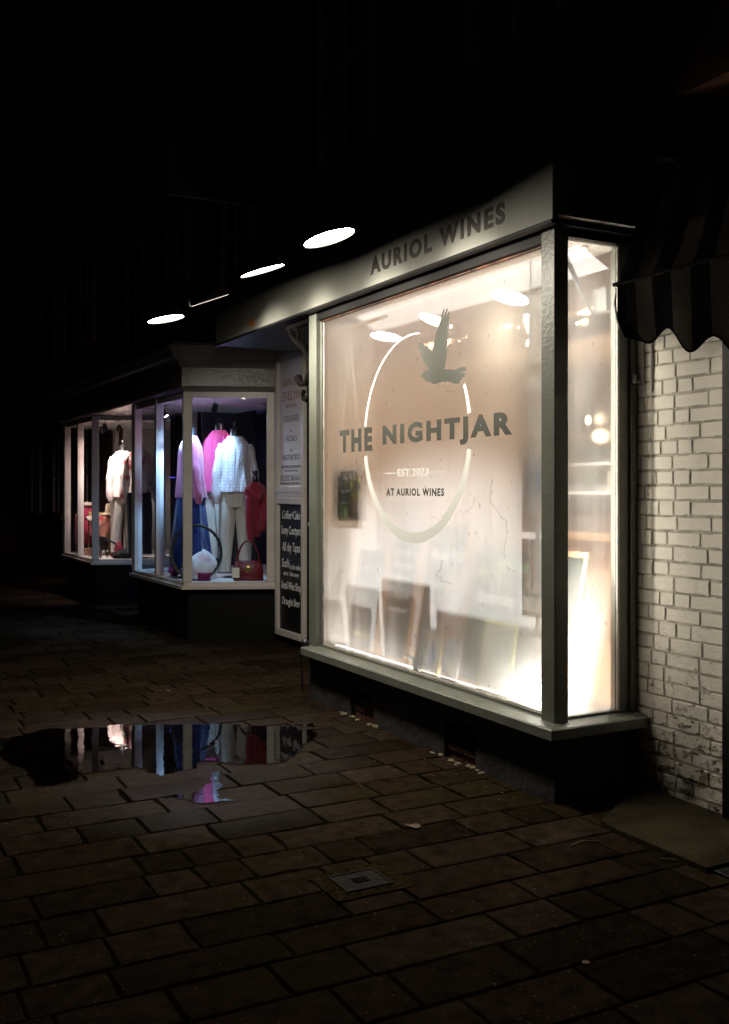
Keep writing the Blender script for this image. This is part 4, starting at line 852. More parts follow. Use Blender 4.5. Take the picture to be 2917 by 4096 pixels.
# ================================================================ fascia lamps
LG = 'deep black shaded lamps along the fascia'
lspec = [((2.230, 4.574, 2.768), (0.249, -0.131, -0.959), 'brightest black shaded fascia lamp, nearest, left of the fascia lettering'),
         ((2.238, 5.474, 2.776), (0.306, -0.014, -0.952), 'black shaded fascia lamp second from the lettering, seen as a thin bright ellipse'),
         ((2.239, 6.398, 2.757), (0.363, 0.040, -0.930), 'black shaded fascia lamp seen edge on as a thin white line'),
         ((2.195, 7.230, 2.752), (0.183, -0.067, -0.980), 'furthest black shaded fascia lamp, above the clothes shop cornice')]
M['lamp_disc'] = emit('lamp_diffuser', (1.0, 0.91, 0.76), 130)
for k, (c, nrm, lab) in enumerate(lspec):
    t = empty('fascia_lamp', c, lab, 'lamp', LG)
    rot = Vector(nrm).normalized().to_track_quat('-Z', 'Y').to_matrix().to_4x4(); F = Matrix.Translation(c) @ rot
    b = MB(); b.m = F; b.lathe([(0.1345, -0.004), (0.1345, 0.02), (0.128, 0.055), (0.108, 0.10), (0.075, 0.125), (0.04, 0.14), (0.035, 0.18), (0.02, 0.19), (0.001, 0.19)], n=40)
    b.lathe([(0.1345, -0.004), (0.1325, -0.004), (0.1325, 0.006)], n=40)
    b.build('shade', M['black_paint'], t, smooth=True, fix=False)
    b = MB(); b.m = F; b.lathe([(0.1315, 0.003), (0.0001, 0.003)], n=40); b.build('diffuser', M['lamp_disc'], t, fix=False)
    q = Vector(c) + Vector(nrm).normalized()*0.03 + Vector((0.02, 0, 0)); lamp('lamp_beam', 'SPOT', q, 150, (1.0, 0.93, 0.80), 0.08, aim=(3.0, c[1]-0.08, 2.50), spot=66, blend=1.0, parent=t)  # extra hidden spot added in each lamp to brighten the fascia
    top = F @ Vector((0, 0, 0.185)); pts = []
    for a in range(0, 13):
        f = a/12; pts.append((top.x+(3.0-top.x)*f*1.0, top.y+0.0, top.z + 0.10*math.sin(math.pi*f) + (0.02-(top.z-3.09))*f))
    MB().tube(pts, 0.009, 8).build('arm', M['iron'], t, smooth=True)

# scrolled iron bracket under the overhanging fascia
t = empty('scroll_bracket', (3.11, 6.66, 2.74), 'black wrought iron scroll bracket under the overhanging green fascia', 'bracket')
def spiral(cy_, cz_, r0, r1, a0, a1, n=22): return [(3.11, cy_+(r0+(r1-r0)*k/n)*math.cos(R(a0+(a1-a0)*k/n)), cz_+(r0+(r1-r0)*k/n)*math.sin(R(a0+(a1-a0)*k/n))) for k in range(n+1)]
b = MB().box(3.095, 3.125, 6.632, 6.66, 2.12, 2.745).box(3.095, 3.125, 6.66, 7.10, 2.715, 2.745); b.build('bar', M['iron'], t)
b = MB().tube([(3.11, 7.06, 2.72), (3.11, 7.02, 2.66), (3.11, 6.92, 2.60), (3.11, 6.80, 2.55), (3.11, 6.72, 2.45), (3.11, 6.70, 2.36), (3.11, 6.76, 2.28), (3.11, 6.86, 2.29), (3.11, 6.91, 2.34)], [0.02, 0.022, 0.024, 0.026, 0.024, 0.024, 0.024, 0.026, 0.03], 8)
b.tube(spiral(6.95, 2.64, 0.07, 0.02, 60, 400), [0.013]*23, 8)
b.tube([(3.11, 6.67, 2.40), (3.11, 6.68, 2.28), (3.11, 6.69, 2.20), (3.11, 6.75, 2.155), (3.11, 6.81, 2.17), (3.11, 6.825, 2.21), (3.11, 6.80, 2.225)], [0.016, 0.018, 0.02, 0.02, 0.018, 0.016, 0.018], 8)
b.build('scroll', M['iron'], t, smooth=True)
# old orange flower sticker on the fascia
p = at(562, 718, FA)
st = MB().prism([(p.y+a, p.z+c_) for a, c_ in blobp(0, 0, 0.075, 0.038, 16, 3, 0.9)], 'x', FA-0.003, FA-0.001).build('worn_emblem', mat('faded_orange_paint', (0.36, 0.15, 0.05), 0.6, var=0.4, vscale=20), fa)

# projecting off licence sign
t = empty('projecting_sign', (3.6, 8.0, 4.0), 'dark double sided off licence sign projecting from the wall above the fascia', 'sign')
b = MB().box(2.46, 3.50, 7.97, 8.03, 3.90, 4.40, 0.004); pn = b.build('panel', M['sign_navy'], t)
MB().box(2.445, 2.4595, 7.965, 8.035, 3.895, 4.405, 0.004).build('edge_strip', M['sign_edge'], pn)
MB().tube([(3.5, 8.0, 4.32), (3.64, 8.0, 4.32)], 0.014).tube([(3.5, 8.0, 4.0), (3.64, 8.0, 4.0)], 0.014).build('bracket', M['iron'], t)
lettering([('OFF', 2.84, 3.14, 4.20, 4.31, 0.02), ('LICENCE', 2.64, 3.34, 4.03, 4.15, 0.02)], M['chalk_black'], pn, (0, 7.9695, 0), (1, 0, 0), (0, 0, 1))

# downpipes
b = MB().tube([(3.55, 6.0, 3.45), (3.55, 6.0, 8.3)], 0.04, 12)
for z in (4.2, 5.6, 7.0): b.box(3.545, 3.6, 5.94, 6.06, z, z+0.04)
tag(b.build('downpipe', M['black_paint'], smooth=True), 'black downpipe on the wall above the wine shop fascia', 'downpipe')

# ================================================================ neighbour on the right with awning
nb = empty('neighbouring_shop', (3.6, 1.5, 0), 'unlit black shopfront at the right edge beside the white pier', 'shop')
MB().box(3.56, 3.61, 3.15, 3.266, -0.01, 3.0, 0.004).box(3.56, 3.61, 2.2, 2.3, -0.01, 3.0, 0.004).box(3.56, 3.61, -1.5, -1.4, -0.01, 3.0, 0.004).box(3.56, 3.61, 2.3, 3.149, 2.2, 2.3).box(3.56, 3.61, -1.4, 2.199, 2.5, 3.0).box(3.56, 3.61, -1.4, 2.199, -0.01, 0.6).build('shop_frame', M['black_paint'], nb)
d_ = MB().box(3.63, 3.67, 2.305, 3.20, -0.01, 2.199).build('door', M['black_paint'], nb); MB().tube([(3.60, 2.45, 1.0), (3.60, 2.45, 1.2)], 0.01).build('handle', M['iron'], d_)
MB().box(3.60, 3.606, -1.4, 2.199, 0.6, 2.5).build('pane', M['black_paint'], nb)
MB().box(3.62, 3.85, -3.0, 3.262, 2.301, 8.5).box(3.68, 3.85, -3, 3.262, -0.01, 2.3).build('upper_wall', M['brick_far'], nb)
# awning
aw = empty('striped_awning', (3.5, 2.4, 2.5), 'dark striped shop awning with a scalloped valance beside the wine shop', 'awning')
YA, YB = 3.74, 1.0; NS = 24
def stripe(b, k): b.k = k % 2
prof = [(3.585, 3.05), (3.545, 2.93), (3.50, 2.79), (3.455, 2.66), (3.415, 2.56), (3.385, 2.50)]
b = MB(); ns = NS; wS = (YA-YB)/ns
def canopy_pt(i, f, y):
    x, z = prof[i]
    return (x + 0.008*math.sin(y*9+i), y, z - 0.012*math.sin((YA-y)*3.3))
for s_ in range(ns):
    b.k = s_ % 2
    for j in range(2):
        ya, yb = YA-(s_+j/2)*wS, YA-(s_+(j+1)/2)*wS
        for i in range(len(prof)-1): b.add([canopy_pt(i, 0, ya), canopy_pt(i, 0, yb), canopy_pt(i+1, 0, yb), canopy_pt(i+1, 0, ya)], [(0, 1, 2, 3)])
cn = b.build('canopy', [M['awning_dark'], M['awning_light']], aw, fix=False)
md = cn.modifiers.new('t', 'SOLIDIFY'); md.thickness = 0.003
# end gore
b = MB(); pts = [(x+0.008*math.sin(YA*9+i), z) for i, (x, z) in enumerate(prof)] + [(3.585, 2.48)]
b.prism(pts, 'y', YA+0.0, YA+0.003); b.build('end_panel', M['awning_dark'], aw)
MB().tube([(3.378, YA+0.03, 2.495), (3.378, YB, 2.495)], 0.010, 10).tube([(3.378, YA+0.02, 2.495), (3.60, YA+0.02, 2.43)], 0.008, 8).tube([(3.588, YA+0.01, 3.06), (3.588, YB, 3.06)], 0.014, 8).build('rail', M['iron'], aw, smooth=True)
b = MB(); per = 0.30; SL = 8
def vz(y):
    return 2.235 + 0.045*math.cos(2*math.pi*(y-3.43)/0.28) - 0.27*(3.57-max(y, 2.9))
nv = int((YA-YB)/0.012)
for q in range(nv):
    ya, yb = YA-q*(YA-YB)/nv, YA-(q+1)*(YA-YB)/nv
    b.k = int((YA-ya)/wS) % 2
    for i in range(4):
        def P(y, f):
            zt = 2.488; z = zt+(vz(y)-zt)*f; return (3.376 + 0.010*math.sin(y*13)*f + 0.02*f, y, z)
        b.add([P(ya, i/4), P(yb, i/4), P(yb, (i+1)/4), P(ya, (i+1)/4)], [(0, 1, 2, 3)])
vl = b.build('valance', [M['awning_dark'], M['awning_light']], aw, fix=False); md = vl.modifiers.new('t', 'SOLIDIFY'); md.thickness = 0.003
b = MB(); b.tube([(3.395+0.010*math.sin(y*13), y, vz(y)) for y in [YA-k*(YA-YB)/220 for k in range(221)]], 0.005, 6); b.build('piping', M['awning_dark'], vl)
b = MB(); b.prism([(3.376, 2.487), (3.376, 2.32), (3.42, 2.24), (3.58, 2.22), (3.585, 2.44)], 'y', YA+0.0, YA+0.003); b.build('end_flap', M['awning_dark'], aw)
b = MB(); b.tube([(3.37, YA+0.004, 2.47), (3.362, YA+0.006, 2.40), (3.372, YA+0.004, 2.33), (3.385, YA+0.004, 2.28)], [0.003, 0.007, 0.006, 0.003], 6); b.build('binding', M['vinyl_white'], aw, smooth=True)

# ================================================================ the notice panel between the shops
nbd = empty('notice_panel', (3.95, 8.9, 0.1), 'tall white framed panel with a treatment notice above a menu chalkboard', 'notice panel')
PX = 3.95; a0, a1 = 9.247, 8.57
b = MB(); f = 0.055
for z0, z1 in ((0.075, 1.42), (1.47, 2.85)):
    b.box(PX-0.04, PX, a0-f, a0, z0, z1, 0.004).box(PX-0.04, PX, a1, a1+f, z0, z1, 0.004).box(PX-0.042, PX, a1+f+0.0005, a0-f-0.0005, z0, z0+0.06, 0.004).box(PX-0.042, PX, a1+f+0.0005, a0-f-0.0005, z1-0.06, z1, 0.004)
    for d_, e_ in ((0.0, 0.012), ):
        b.box(PX-0.030, PX-0.006, a0-f-0.013, a0-f-0.001, z0+0.062, z1-0.062).box(PX-0.030, PX-0.006, a1+f+0.001, a1+f+0.013, z0+0.062, z1-0.062)
b.box(PX-0.038, PX, a1, a0, 1.4205, 1.4695)
b.build('frame', M['white_gloss'], nbd)
bd = MB().box(PX-0.012, PX, a1+f, a0-f, 1.53, 2.79).build('printed_notice', mat('ribbed_white_notice', (0.68, 0.64, 0.65), 0.6, 0.25, 10, 0.06, 3, stretch=(1, 0.2, 30)), nbd)
ly, ry = a0-f-0.016, a1+f+0.016; cc = (ly+ry)/2
def CL(body, w, z0, z1, off=0.0): return (body, -(cc+w/2), -(cc-w/2), z0, z1, off)
lettering([CL('EYELASHES', 0.36, 2.155, 2.215), CL('•', 0.03, 2.05, 2.075), CL('FACIALS', 0.27, 1.965, 2.02), CL('•', 0.03, 1.865, 1.89), CL('AESTHETICS', 0.40, 1.785, 1.835),
           CL('TREATMENT ROOM ABOVE', 0.50, 1.705, 1.735), CL('THE NIGHT JAR', 0.32, 1.665, 1.692), CL('01252 561617', 0.50, 1.585, 1.64, 0.005), CL('WWW.ANNABELEVELYNAESTHETICS.COM', 0.51, 1.548, 1.57)],
          mat('grey_print_ink', (0.16, 0.15, 0.17), 0.7), bd, (PX-0.0125, 0, 0), WX, WY)
lettering([CL('ANNABEL', 0.42, 2.50, 2.58), CL('EVELYN', 0.40, 2.36, 2.45), CL('AESTHETICS', 0.26, 2.29, 2.325)], mat('copper_print_ink', (0.42, 0.22, 0.14), 0.6), bd, (PX-0.0125, 0, 0), WX, WY, name='heading_lettering')
bd = MB().box(PX-0.012, PX, a1+f, a0-f, 0.137, 1.358).build('chalkboard', M['chalk_black'], nbd)
def CS(body, w, z0, z1, off=0.0, dx=0.0): return (body, -(cc+w/2+dx), -(cc-w/2+dx), z0, z1, off, 0.15)
lettering([CS('Coffee+Cake', 0.42, 1.215, 1.295, 0.003), CS('Sunny Courtyard', 0.47, 1.04, 1.15, 0.003), CS('All day Tapas', 0.42, 0.875, 0.99, 0.003), CS('Sushi', 0.18, 0.745, 0.83, 0.003, 0.13), CS('in the sides', 0.25, 0.735, 0.785, 0.0, -0.10), CS('eat in  Take away', 0.36, 0.655, 0.71), CS('Retail Wine Shop', 0.46, 0.51, 0.61, 0.003), CS('Draught Beer', 0.42, 0.36, 0.455, 0.003)],
          M['chalk'], bd, (PX-0.0125, 0, 0), WX, WY, name='chalk_writing')

# ================================================================ the clothes shop
cs = empty('clothes_shop', (3.95, 12.3, 0), 'clothes shop with two white framed bay windows lit blue and pink', 'shop')
ZS, ZG0, ZG1 = 0.585, 0.60, 2.44
P1 = [(3.95, 9.29), (3.13, 9.65), (3.10, 11.42), (3.95, 11.78)]        # near bay, plan
P2 = [(3.95, 12.99), (3.09, 13.36), (3.08, 15.15), (3.95, 15.50)]      # far bay, plan
def along(p, q, t0, t1, th, z0, z1, b, out=0.0, bev=0.0):
    """a bar along the wall line p-q between fractions t0..t1, th deep inwards, 'out' outwards"""
    p, q = Vector((*p, 0)), Vector((*q, 0)); d = (q-p).normalized(); nn = Vector((-d.y, d.x, 0))      # inwards
    if nn.dot(Vector((4.5, (p.y+q.y)/2, 0)) - (p+q)/2) < 0 and abs(nn.x) > 0.05: nn = -nn
    if abs(nn.x) <= 0.05: pass
    L = (q-p).length; c = p + d*L*t0; b.m = Matrix(((d.x, nn.x, 0, c.x), (d.y, nn.y, 0, c.y), (0, 0, 1, 0), (0, 0, 0, 1)))
    b.box(0, L*(t1-t0), -out, th, z0, z1, bev); b.m = Matrix.Identity(4)
def post(b, x, y, ang, w, d_, z0=ZS, z1=ZG1+0.03, bev=0.006):
    b.m = Matrix.Translation((x, y, 0)) @ Matrix.Rotation(ang, 4, 'Z'); b.box(-d_/2, d_/2, -w/2, w/2, z0, z1, bev); b.m = Matrix.Identity(4)
for bi, P in enumerate((P1, P2)):
    def off(o):
        return [(P[0][0], P[0][1]-o*1.08), (P[1][0]-o, P[1][1]-o*0.66), (P[2][0]-o, P[2][1]+o*0.66), (P[3][0], P[3][1]+o*1.08)]
    # base, sill (two steps), head
    MB().prism(off(-0.03), 'z', -0.01, 0.515).build('stall_riser', M['black_paint'], cs)
    o_, i_ = off(0.055), off(-0.12)
    b = MB()
    for k in range(3):
        b.prism([o_[k], o_[k+1], i_[k+1], i_[k]], 'z', 0.516, 0.548)
    o2 = off(0.025)
    for k in range(3): b.prism([o2[k], o2[k+1], i_[k+1], i_[k]], 'z', 0.5485, 0.583)
    b.build('window_sill', M['white_gloss'], cs)
    b = MB()
    post(b, P[1][0]+0.02, P[1][1]+0.015, -0.2, 0.085, 0.09); post(b, P[2][0]+0.02, P[2][1]-0.015, 0.2, 0.085, 0.09)
    ym = P[1][1] + (P[2][1]-P[1][1])*(0.54 if bi == 0 else 0.52); post(b, (P[1][0]+P[2][0])/2+0.03, ym, 0, 0.06, 0.085)
    post(b, P[0][0]-0.045, P[0][1]+0.045, -0.4, 0.07, 0.08); post(b, P[3][0]-0.04, P[3][1]-0.02, 0.4, 0.07, 0.07)
    o3 = off(0.0); i3 = off(-0.06)
    for k in range(3): b.prism([o3[k], o3[k+1], i3[k+1], i3[k]], 'z', ZG1-0.03, ZG1+0.03)
    b.build('window_frame', M['white_gloss'], cs)
    g_ = off(-0.03)
    for k in range(3):
        MB().add([(*g_[k], ZS), (*g_[k+1], ZS), (*g_[k+1], ZG1), (*g_[k], ZG1)], [(3, 2, 1, 0)]).build('window_pane', M['clear'], cs, fix=False)
    ex = [(4.9, P[3][1]), (4.9, P[0][1])]
    MB().prism([*off(-0.125)[0:4], (4.9, P[3][1]-0.14), (4.9, P[0][1]+0.14)], 'z', 0.53, 0.5745).build('display_floor', M['white_matt'], cs)
    MB().prism([*off(-0.065)[0:4], (4.9, P[3][1]), (4.9, P[0][1])], 'z', ZG1+0.0, ZG1+0.035).build('display_ceiling', M['white_matt'], cs)
    b = MB().box(4.9, 4.95, P[0][1]-0.2, P[3][1]+0.2, 0, 2.6); b.build('display_back', M['navy_wall'], cs)
    b = MB().box(4.02, 4.9, P[3][1]-0.02, P[3][1]+0.03, 0, 2.6); b.build('display_side', M['white_matt'] if bi else M['navy_wall'], cs)
    b = MB().box(4.02, 4.9, P[0][1]+0.03, P[0][1]+0.06, 0, 2.6); b.build('display_side', M['dark_room'], cs)
# frieze and cornice over both bays, following the plan at the near corner
def run(o_, z0, z1, d=0.02):
    return [(3.97, 9.29-o_*1.1), (3.10-o_, 9.62-o_*0.66), (3.05-o_, 15.2+o_), (3.97, 15.55+o_)]
def band(b, lo, hi, z0, z1):
    A = run(lo, 0, 0); B = run(hi, 0, 0)
    C_ = run(-0.10, 0, 0)
    for k in range(3):
        b.add([(*A[k], z0), (*A[k+1], z0), (*B[k+1], z1), (*B[k], z1), (*C_[k], z0), (*C_[k+1], z0), (*C_[k+1], z1), (*C_[k], z1)], [(0, 1, 2, 3), (0, 4, 5, 1), (3, 2, 6, 7), (4, 7, 6, 5), (0, 3, 7, 4), (1, 5, 6, 2)])
b = MB()
for lo, hi, z0, z1 in ((0.02, 0.05, 2.472, 2.50), (0.05, 0.03, 2.5005, 2.52), (0.025, 0.025, 2.5205, 2.70), (0.03, 0.06, 2.7005, 2.725), (0.05, 0.10, 2.7255, 2.78), (0.10, 0.13, 2.7805, 2.80), (0.13, 0.165, 2.8005, 2.86), (0.17, 0.19, 2.8605, 2.90)): band(b, lo, hi, z0, z1)
co = b.build('cornice', M['cornice'], cs, fix=True)
b = MB().prism([(2.95, 9.5), (2.88, 15.4), (3.97, 15.7), (3.97, 9.2)], 'z', 2.9005, 2.93); b.build('lead_flat', M['lead'], cs)
lettering([('SALE', -13.9, -13.3, 2.56, 2.66, 0.02)], M['chalk_black'], co, (3.03, 0, 0), WX, WY) if False else None
# soffit over the doorway, door, upper wall and windows
MB().box(3.16, 3.97, 11.45, 13.32, 2.475, 2.50).build('porch_ceiling', M['white_gloss'], cs)
d_ = MB().box(4.4, 4.45, 11.95, 12.85, 0.05, 2.1).build('door', M['black_paint'], cs); MB().tube([(4.38, 12.05, 1.0), (4.38, 12.05, 1.2)], 0.01).build('handle', M['steel'], d_)
MB().box(4.46, 4.5, 11.2, 13.6, 0, 2.47).build('porch_wall', M['dark_room'], cs)
MB().box(3.96, 4.2, 8.6, 16.2, 2.935, 8.5).box(3.97, 4.2, 15.55, 16.2, -0.01, 2.9).box(3.985, 4.2, 8.56, 9.28, -0.01, 2.93).build('upper_wall', M['brick_far'], cs)
for y0 in (9.9, 12.0, 14.0): sash(cs, y0, y0+0.9, 3.5, 5.0, 3.93)
MB().box(3.935, 3.9595, 9.0, 9.6, 2.95, 4.6).build('render_strip', M['stucco'], cs)  # pale patch of wall, lamp spill put into its colour

# garments ------------------------------------------------------------------
def ringf(cx, cy, z, rx, ry, n=28, fold=0.0, fk=7, ph=0.0, sq=0.0):
    out = []
    for j in range(n):
        t = 2*math.pi*j/n; q = 1 + fold*math.sin(fk*t+ph) + fold*0.5*math.sin(fk*2.3*t+ph*2)
        out.append((cx+rx*math.cos(t)*q, cy+ry*math.sin(t)*q, z))
    return out
def mannequin(x, y, z0, rz, lab, top, top_name, bottom, bottom_name, wide=1.0, hem=0.92, sleeve=0.62, skirt=False, neck=True, s=1.0, legs_to=0.06):
    t = empty('mannequin', (x, y, z0), lab, 'mannequin', None, rz); F = local(t) @ Matrix.Scale(s, 4)
    b = MB(); b.m = F      # the black dress form: neck, cap and torso, on a pole with a round base
    b.lathe([(0.09, 0.9), (0.10, 1.0), (0.09, 1.12), (0.095, 1.3), (0.085, 1.40), (0.062, 1.455), (0.052, 1.48), (0.048, 1.55), (0.05, 1.56), (0.03, 1.575), (0.012, 1.585), (0.016, 1.60), (0.024, 1.615), (0.018, 1.635), (0.001, 1.645)], n=20)
    b.lathe([(0.13, 0.0), (0.13, 0.008), (0.02, 0.02), (0.014, 0.04), (0.012, 0.9)], n=20)
    b.build('dress_form', M['black_plastic'], t, smooth=True)
    b = MB(); b.m = F; wd = wide
    R_ = [(hem, 0.225*wd, 0.16, 0.09), (hem+0.05, 0.215*wd, 0.155, 0.08), (1.08, 0.185*wd, 0.135, 0.055), (1.2, 0.18*wd, 0.135, 0.02), (1.30, 0.19*wd, 0.13, 0.02), (1.375, 0.178*wd, 0.118, 0.012), (1.425, 0.145*wd, 0.095, 0.006), (1.462, 0.105*wd, 0.078, 0.0), (1.485, 0.08, 0.068, 0.0)]
    b.loft([ringf(0, 0, z, a, c_, fold=f_, ph=z*3) for z, a, c_, f_ in R_], caps=False)
    for sgn in (-1, 1):
        pts = []; rr = []
        for k in range(9):
            f_ = k/8; pts.append((sgn*(0.145*wd+0.075*math.sin(f_*1.9)), -0.015-0.06*f_*f_, 1.40-f_*sleeve)); rr.append((0.058-0.012*f_ + 0.006*math.sin(k*2.1)) * (0.8 if k == 0 else 1))
        rr[-1] *= 0.75
        b.tube(pts, rr, 14)
    b.build(top_name, top, t, smooth=True)
    if bottom is not None:
        b = MB(); b.m = F
        if skirt:
            b.loft([ringf(0, 0, z, a, c_, fold=f_, fk=9, ph=1) for z, a, c_, f_ in ((legs_to+0.06, 0.27, 0.23, 0.07), (0.45, 0.23, 0.19, 0.06), (0.8, 0.18, 0.15, 0.03), (0.97, 0.15, 0.12, 0.0))])
        else:
            b.loft([ringf(0, 0, z, a, c_, fold=0.01) for z, a, c_ in ((0.74, 0.165, 0.115), (0.84, 0.172, 0.12), (0.97, 0.15, 0.11))])
            for sgn in (-1, 1):
                b.loft([ringf(sgn*dx, 0.01*math.sin(z*9), z, a, c_, fold=0.035, fk=5, ph=z*4+sgn) for z, dx, a, c_ in ((legs_to, 0.11, 0.062, 0.066), (0.2, 0.105, 0.066, 0.07), (0.45, 0.095, 0.078, 0.08), (0.62, 0.088, 0.088, 0.095), (0.78, 0.082, 0.092, 0.11))])
        b.build(bottom_name, bottom, t, smooth=True)
    return t
CW = cloth('white_dotted_chiffon', (0.62, 0.56, 0.60), dots=(0.9, 0.9, 0.92)); CT = cloth('cream_trouser_cotton', (0.66, 0.62, 0.54))
CP = cloth('hot_pink_knit', (0.62, 0.05, 0.26)); CSL = cloth('lilac_pink_knit', (0.50, 0.13, 0.26)); CB = cloth('royal_blue_cotton', (0.008, 0.03, 0.17)); CR = cloth('crimson_gauze', (0.26, 0.012, 0.035))
CC = cloth('cream_cardigan_wool', (0.82, 0.68, 0.64)); CPR = cloth('red_print_cream_cotton', (0.70, 0.62, 0.56), print_=(0.45, 0.10, 0.10)); CBK = cloth('black_trouser_cotton', (0.012, 0.012, 0.014)); CRU = cloth('rust_fringed_tweed', (0.52, 0.22, 0.15), print_=(0.45, 0.05, 0.06)); CCR = cloth('cream_fleece', (0.66, 0.56, 0.46))
FZ = 0.576
mannequin(3.80, 10.05, FZ, R(-12), 'mannequin in a white dotted blouse and cream trousers, rightmost in the near bay', CW, 'blouse', CT, 'trousers', hem=0.90, wide=0.9)
mannequin(3.86, 10.72, FZ+0.10, R(-75), 'mannequin in a hot pink jumper and pale trousers, behind the dotted blouse', CP, 'jumper', CT, 'trousers', wide=1.15, hem=0.80)
mannequin(3.37, 10.22, FZ, R(75), 'mannequin in a pink top and long royal blue skirt behind the corner post', CSL, 'top', CB, 'skirt', skirt=True, hem=0.84)
mannequin(3.62, 13.95, FZ, R(10), 'mannequin in a brightly lit cream cardigan and white trousers, in the far bay', CC, 'cardigan', CT, 'trousers', hem=0.84, s=0.98)
mannequin(3.72, 13.48, FZ, R(-10), 'mannequin in a red printed cream top and black trousers, in the far bay', CPR, 'printed_top', CBK, 'trousers', hem=0.90, s=0.98)
# small bust stand with a red scarf
x, y = 3.87, 9.66
t = empty('scarf_stand', (x, y, FZ), 'small dark display stand draped with a crimson scarf at the right of the near bay', 'display stand')
MB().lathe([(0.09, 0), (0.09, 0.01), (0.012, 0.02), (0.012, 0.98), (0.03, 1.0), (0.034, 1.03), (0.022, 1.06), (0.018, 1.075), (0.03, 1.09), (0.026, 1.115), (0.001, 1.125)], (x, y, FZ), 16).build('stand', M['black_plastic'], t, smooth=True)
MB().loft([ringf(x, y, z, a, c_, fold=0.1, fk=5, ph=z*9) for z, a, c_ in ((FZ+0.44, 0.05, 0.045), (FZ+0.58, 0.075, 0.06), (FZ+0.75, 0.09, 0.075), (FZ+0.88, 0.115, 0.09), (FZ+0.96, 0.09, 0.08), (FZ+1.0, 0.045, 0.045))]).tube([(x+0.05, y-0.03, FZ+0.95), (x+0.10, y-0.05, FZ+0.85), (x+0.08, y-0.06, FZ+0.65), (x+0.05, y-0.05, FZ+0.50)], [0.03, 0.05, 0.055, 0.03], 12).tube([(x-0.05, y-0.03, FZ+0.93), (x-0.085, y-0.05, FZ+0.8), (x-0.085, y-0.05, FZ+0.55), (x-0.07, y-0.05, FZ+0.40)], [0.03, 0.045, 0.04, 0.035], 12).tube([(x-0.09, y-0.03, FZ+0.90), (x, y-0.10, FZ+0.84), (x+0.09, y-0.03, FZ+0.92), (x, y+0.06, FZ+0.98), (x-0.09, y-0.03, FZ+0.90)], [0.035, 0.045, 0.035, 0.03, 0.035], 12).build('scarf', CR, t, smooth=True)
# handbag
x, y = 3.76, 9.575; rz = R(-24)
t = empty('handbag', (x, y, FZ), 'dark red leather handbag with a round gold clasp in the near bay', 'handbag', None, rz); F = local(t)
LR = mat('crimson_leather', (0.17, 0.012, 0.022), 0.38, 0.4, 40, 0.3, 8)
b = MB(); b.m = F
b.loft([[(sx*a + q*0, sy*c_, z) for sx, sy in ((-1, -0.6), (-0.85, -1), (0, -1.15), (0.85, -1), (1, -0.6), (1, 0.6), (0.85, 1), (0, 1.1), (-0.85, 1), (-1, 0.6))] for q, (z, a, c_) in enumerate(((0.0, 0.14, 0.04), (0.02, 0.152, 0.05), (0.10, 0.15, 0.05), (0.16, 0.138, 0.038), (0.20, 0.125, 0.022), (0.205, 0.12, 0.015)))]); b.build('bag_body', LR, t, smooth=True)
b = MB(); b.m = F
for sy in (-0.018, 0.018): b.tube([(0.112*math.cos(a), sy, 0.17+0.235*math.sin(a)) for a in [math.pi*k/16 for k in range(17)]], 0.0095, 8)
b.build('strap', LR, t, smooth=True)
b = MB(); b.m = F @ Matrix.Translation((0.0, -0.058, 0.125)) @ Matrix.Rotation(R(90), 4, 'X'); b.lathe([(0.001, 0.008), (0.02, 0.008), (0.03, 0.004), (0.03, -0.004)], n=20); b.build('clasp', mat('brass_clasp', (0.55, 0.36, 0.14), 0.3, metal=0.9), t, smooth=True)
b = MB(); b.m = F; b.box(-0.155, -0.085, -0.072, -0.069, 0.04, 0.14).tube([(-0.12, -0.068, 0.135), (-0.115, -0.05, 0.20)], 0.002, 5); b.build('price_tag', mat('cream_card', (0.72, 0.66, 0.48), 0.8), t)
# rattan hoop
c0 = Vector((3.30, 9.83, FZ+0.285)); rz = R(-30)
b = MB(); b.m = Matrix.Translation(c0) @ Matrix.Rotation(rz, 4, 'Z')
n = 110
b.loft([[( (0.262+dr_)*math.cos(t_), dy_, (0.285+dr_)*math.sin(t_)) for dr_, dy_ in ((0.0, -0.03), (-0.022+0.003*math.sin(k*1.9), -0.02), (-0.022+0.003*math.sin(k*1.9), 0.02), (0.0, 0.03), (0.004, 0.0))] for k, t_ in [(k, 2*math.pi*k/n) for k in range(n+1)]], caps=False)
o = b.build('wicker_hoop', mat('dark_woven_rattan', (0.035, 0.033, 0.022), 0.5, 1.0, 60, 0.4, 50), smooth=True); tag(o, 'round dark woven hoop standing in front of the pink top in the near bay', 'hoop')
# white quilted cushion bag, purple tin, magenta purse
b = MB(); x, y = 3.42, 9.98
b.loft([ringf(x, y, z, a, c_, 20, 0.03, 4, z*9) for z, a, c_ in ((FZ, 0.11, 0.06), (FZ+0.05, 0.15, 0.085), (FZ+0.14, 0.165, 0.085), (FZ+0.22, 0.13, 0.06), (FZ+0.28, 0.06, 0.03), (FZ+0.31, 0.012, 0.012))])
tag(b.build('cushion', cloth('white_quilted_cotton', (0.72, 0.72, 0.74), print_=(0.62, 0.45, 0.5)), smooth=True), 'pointed white quilted cushion behind the woven hoop', 'cushion')
x, y = 3.36, 9.765
t = empty('gift_tin', (x, y, FZ), 'short round purple gift tin on the floor of the near bay', 'tin')
MB().lathe([(0.001, 0), (0.065, 0), (0.065, 0.075), (0.001, 0.075)], (x, y, FZ), 24).build('tin_body', mat('deep_purple_lacquer', (0.13, 0.012, 0.07), 0.25), t, smooth=True)
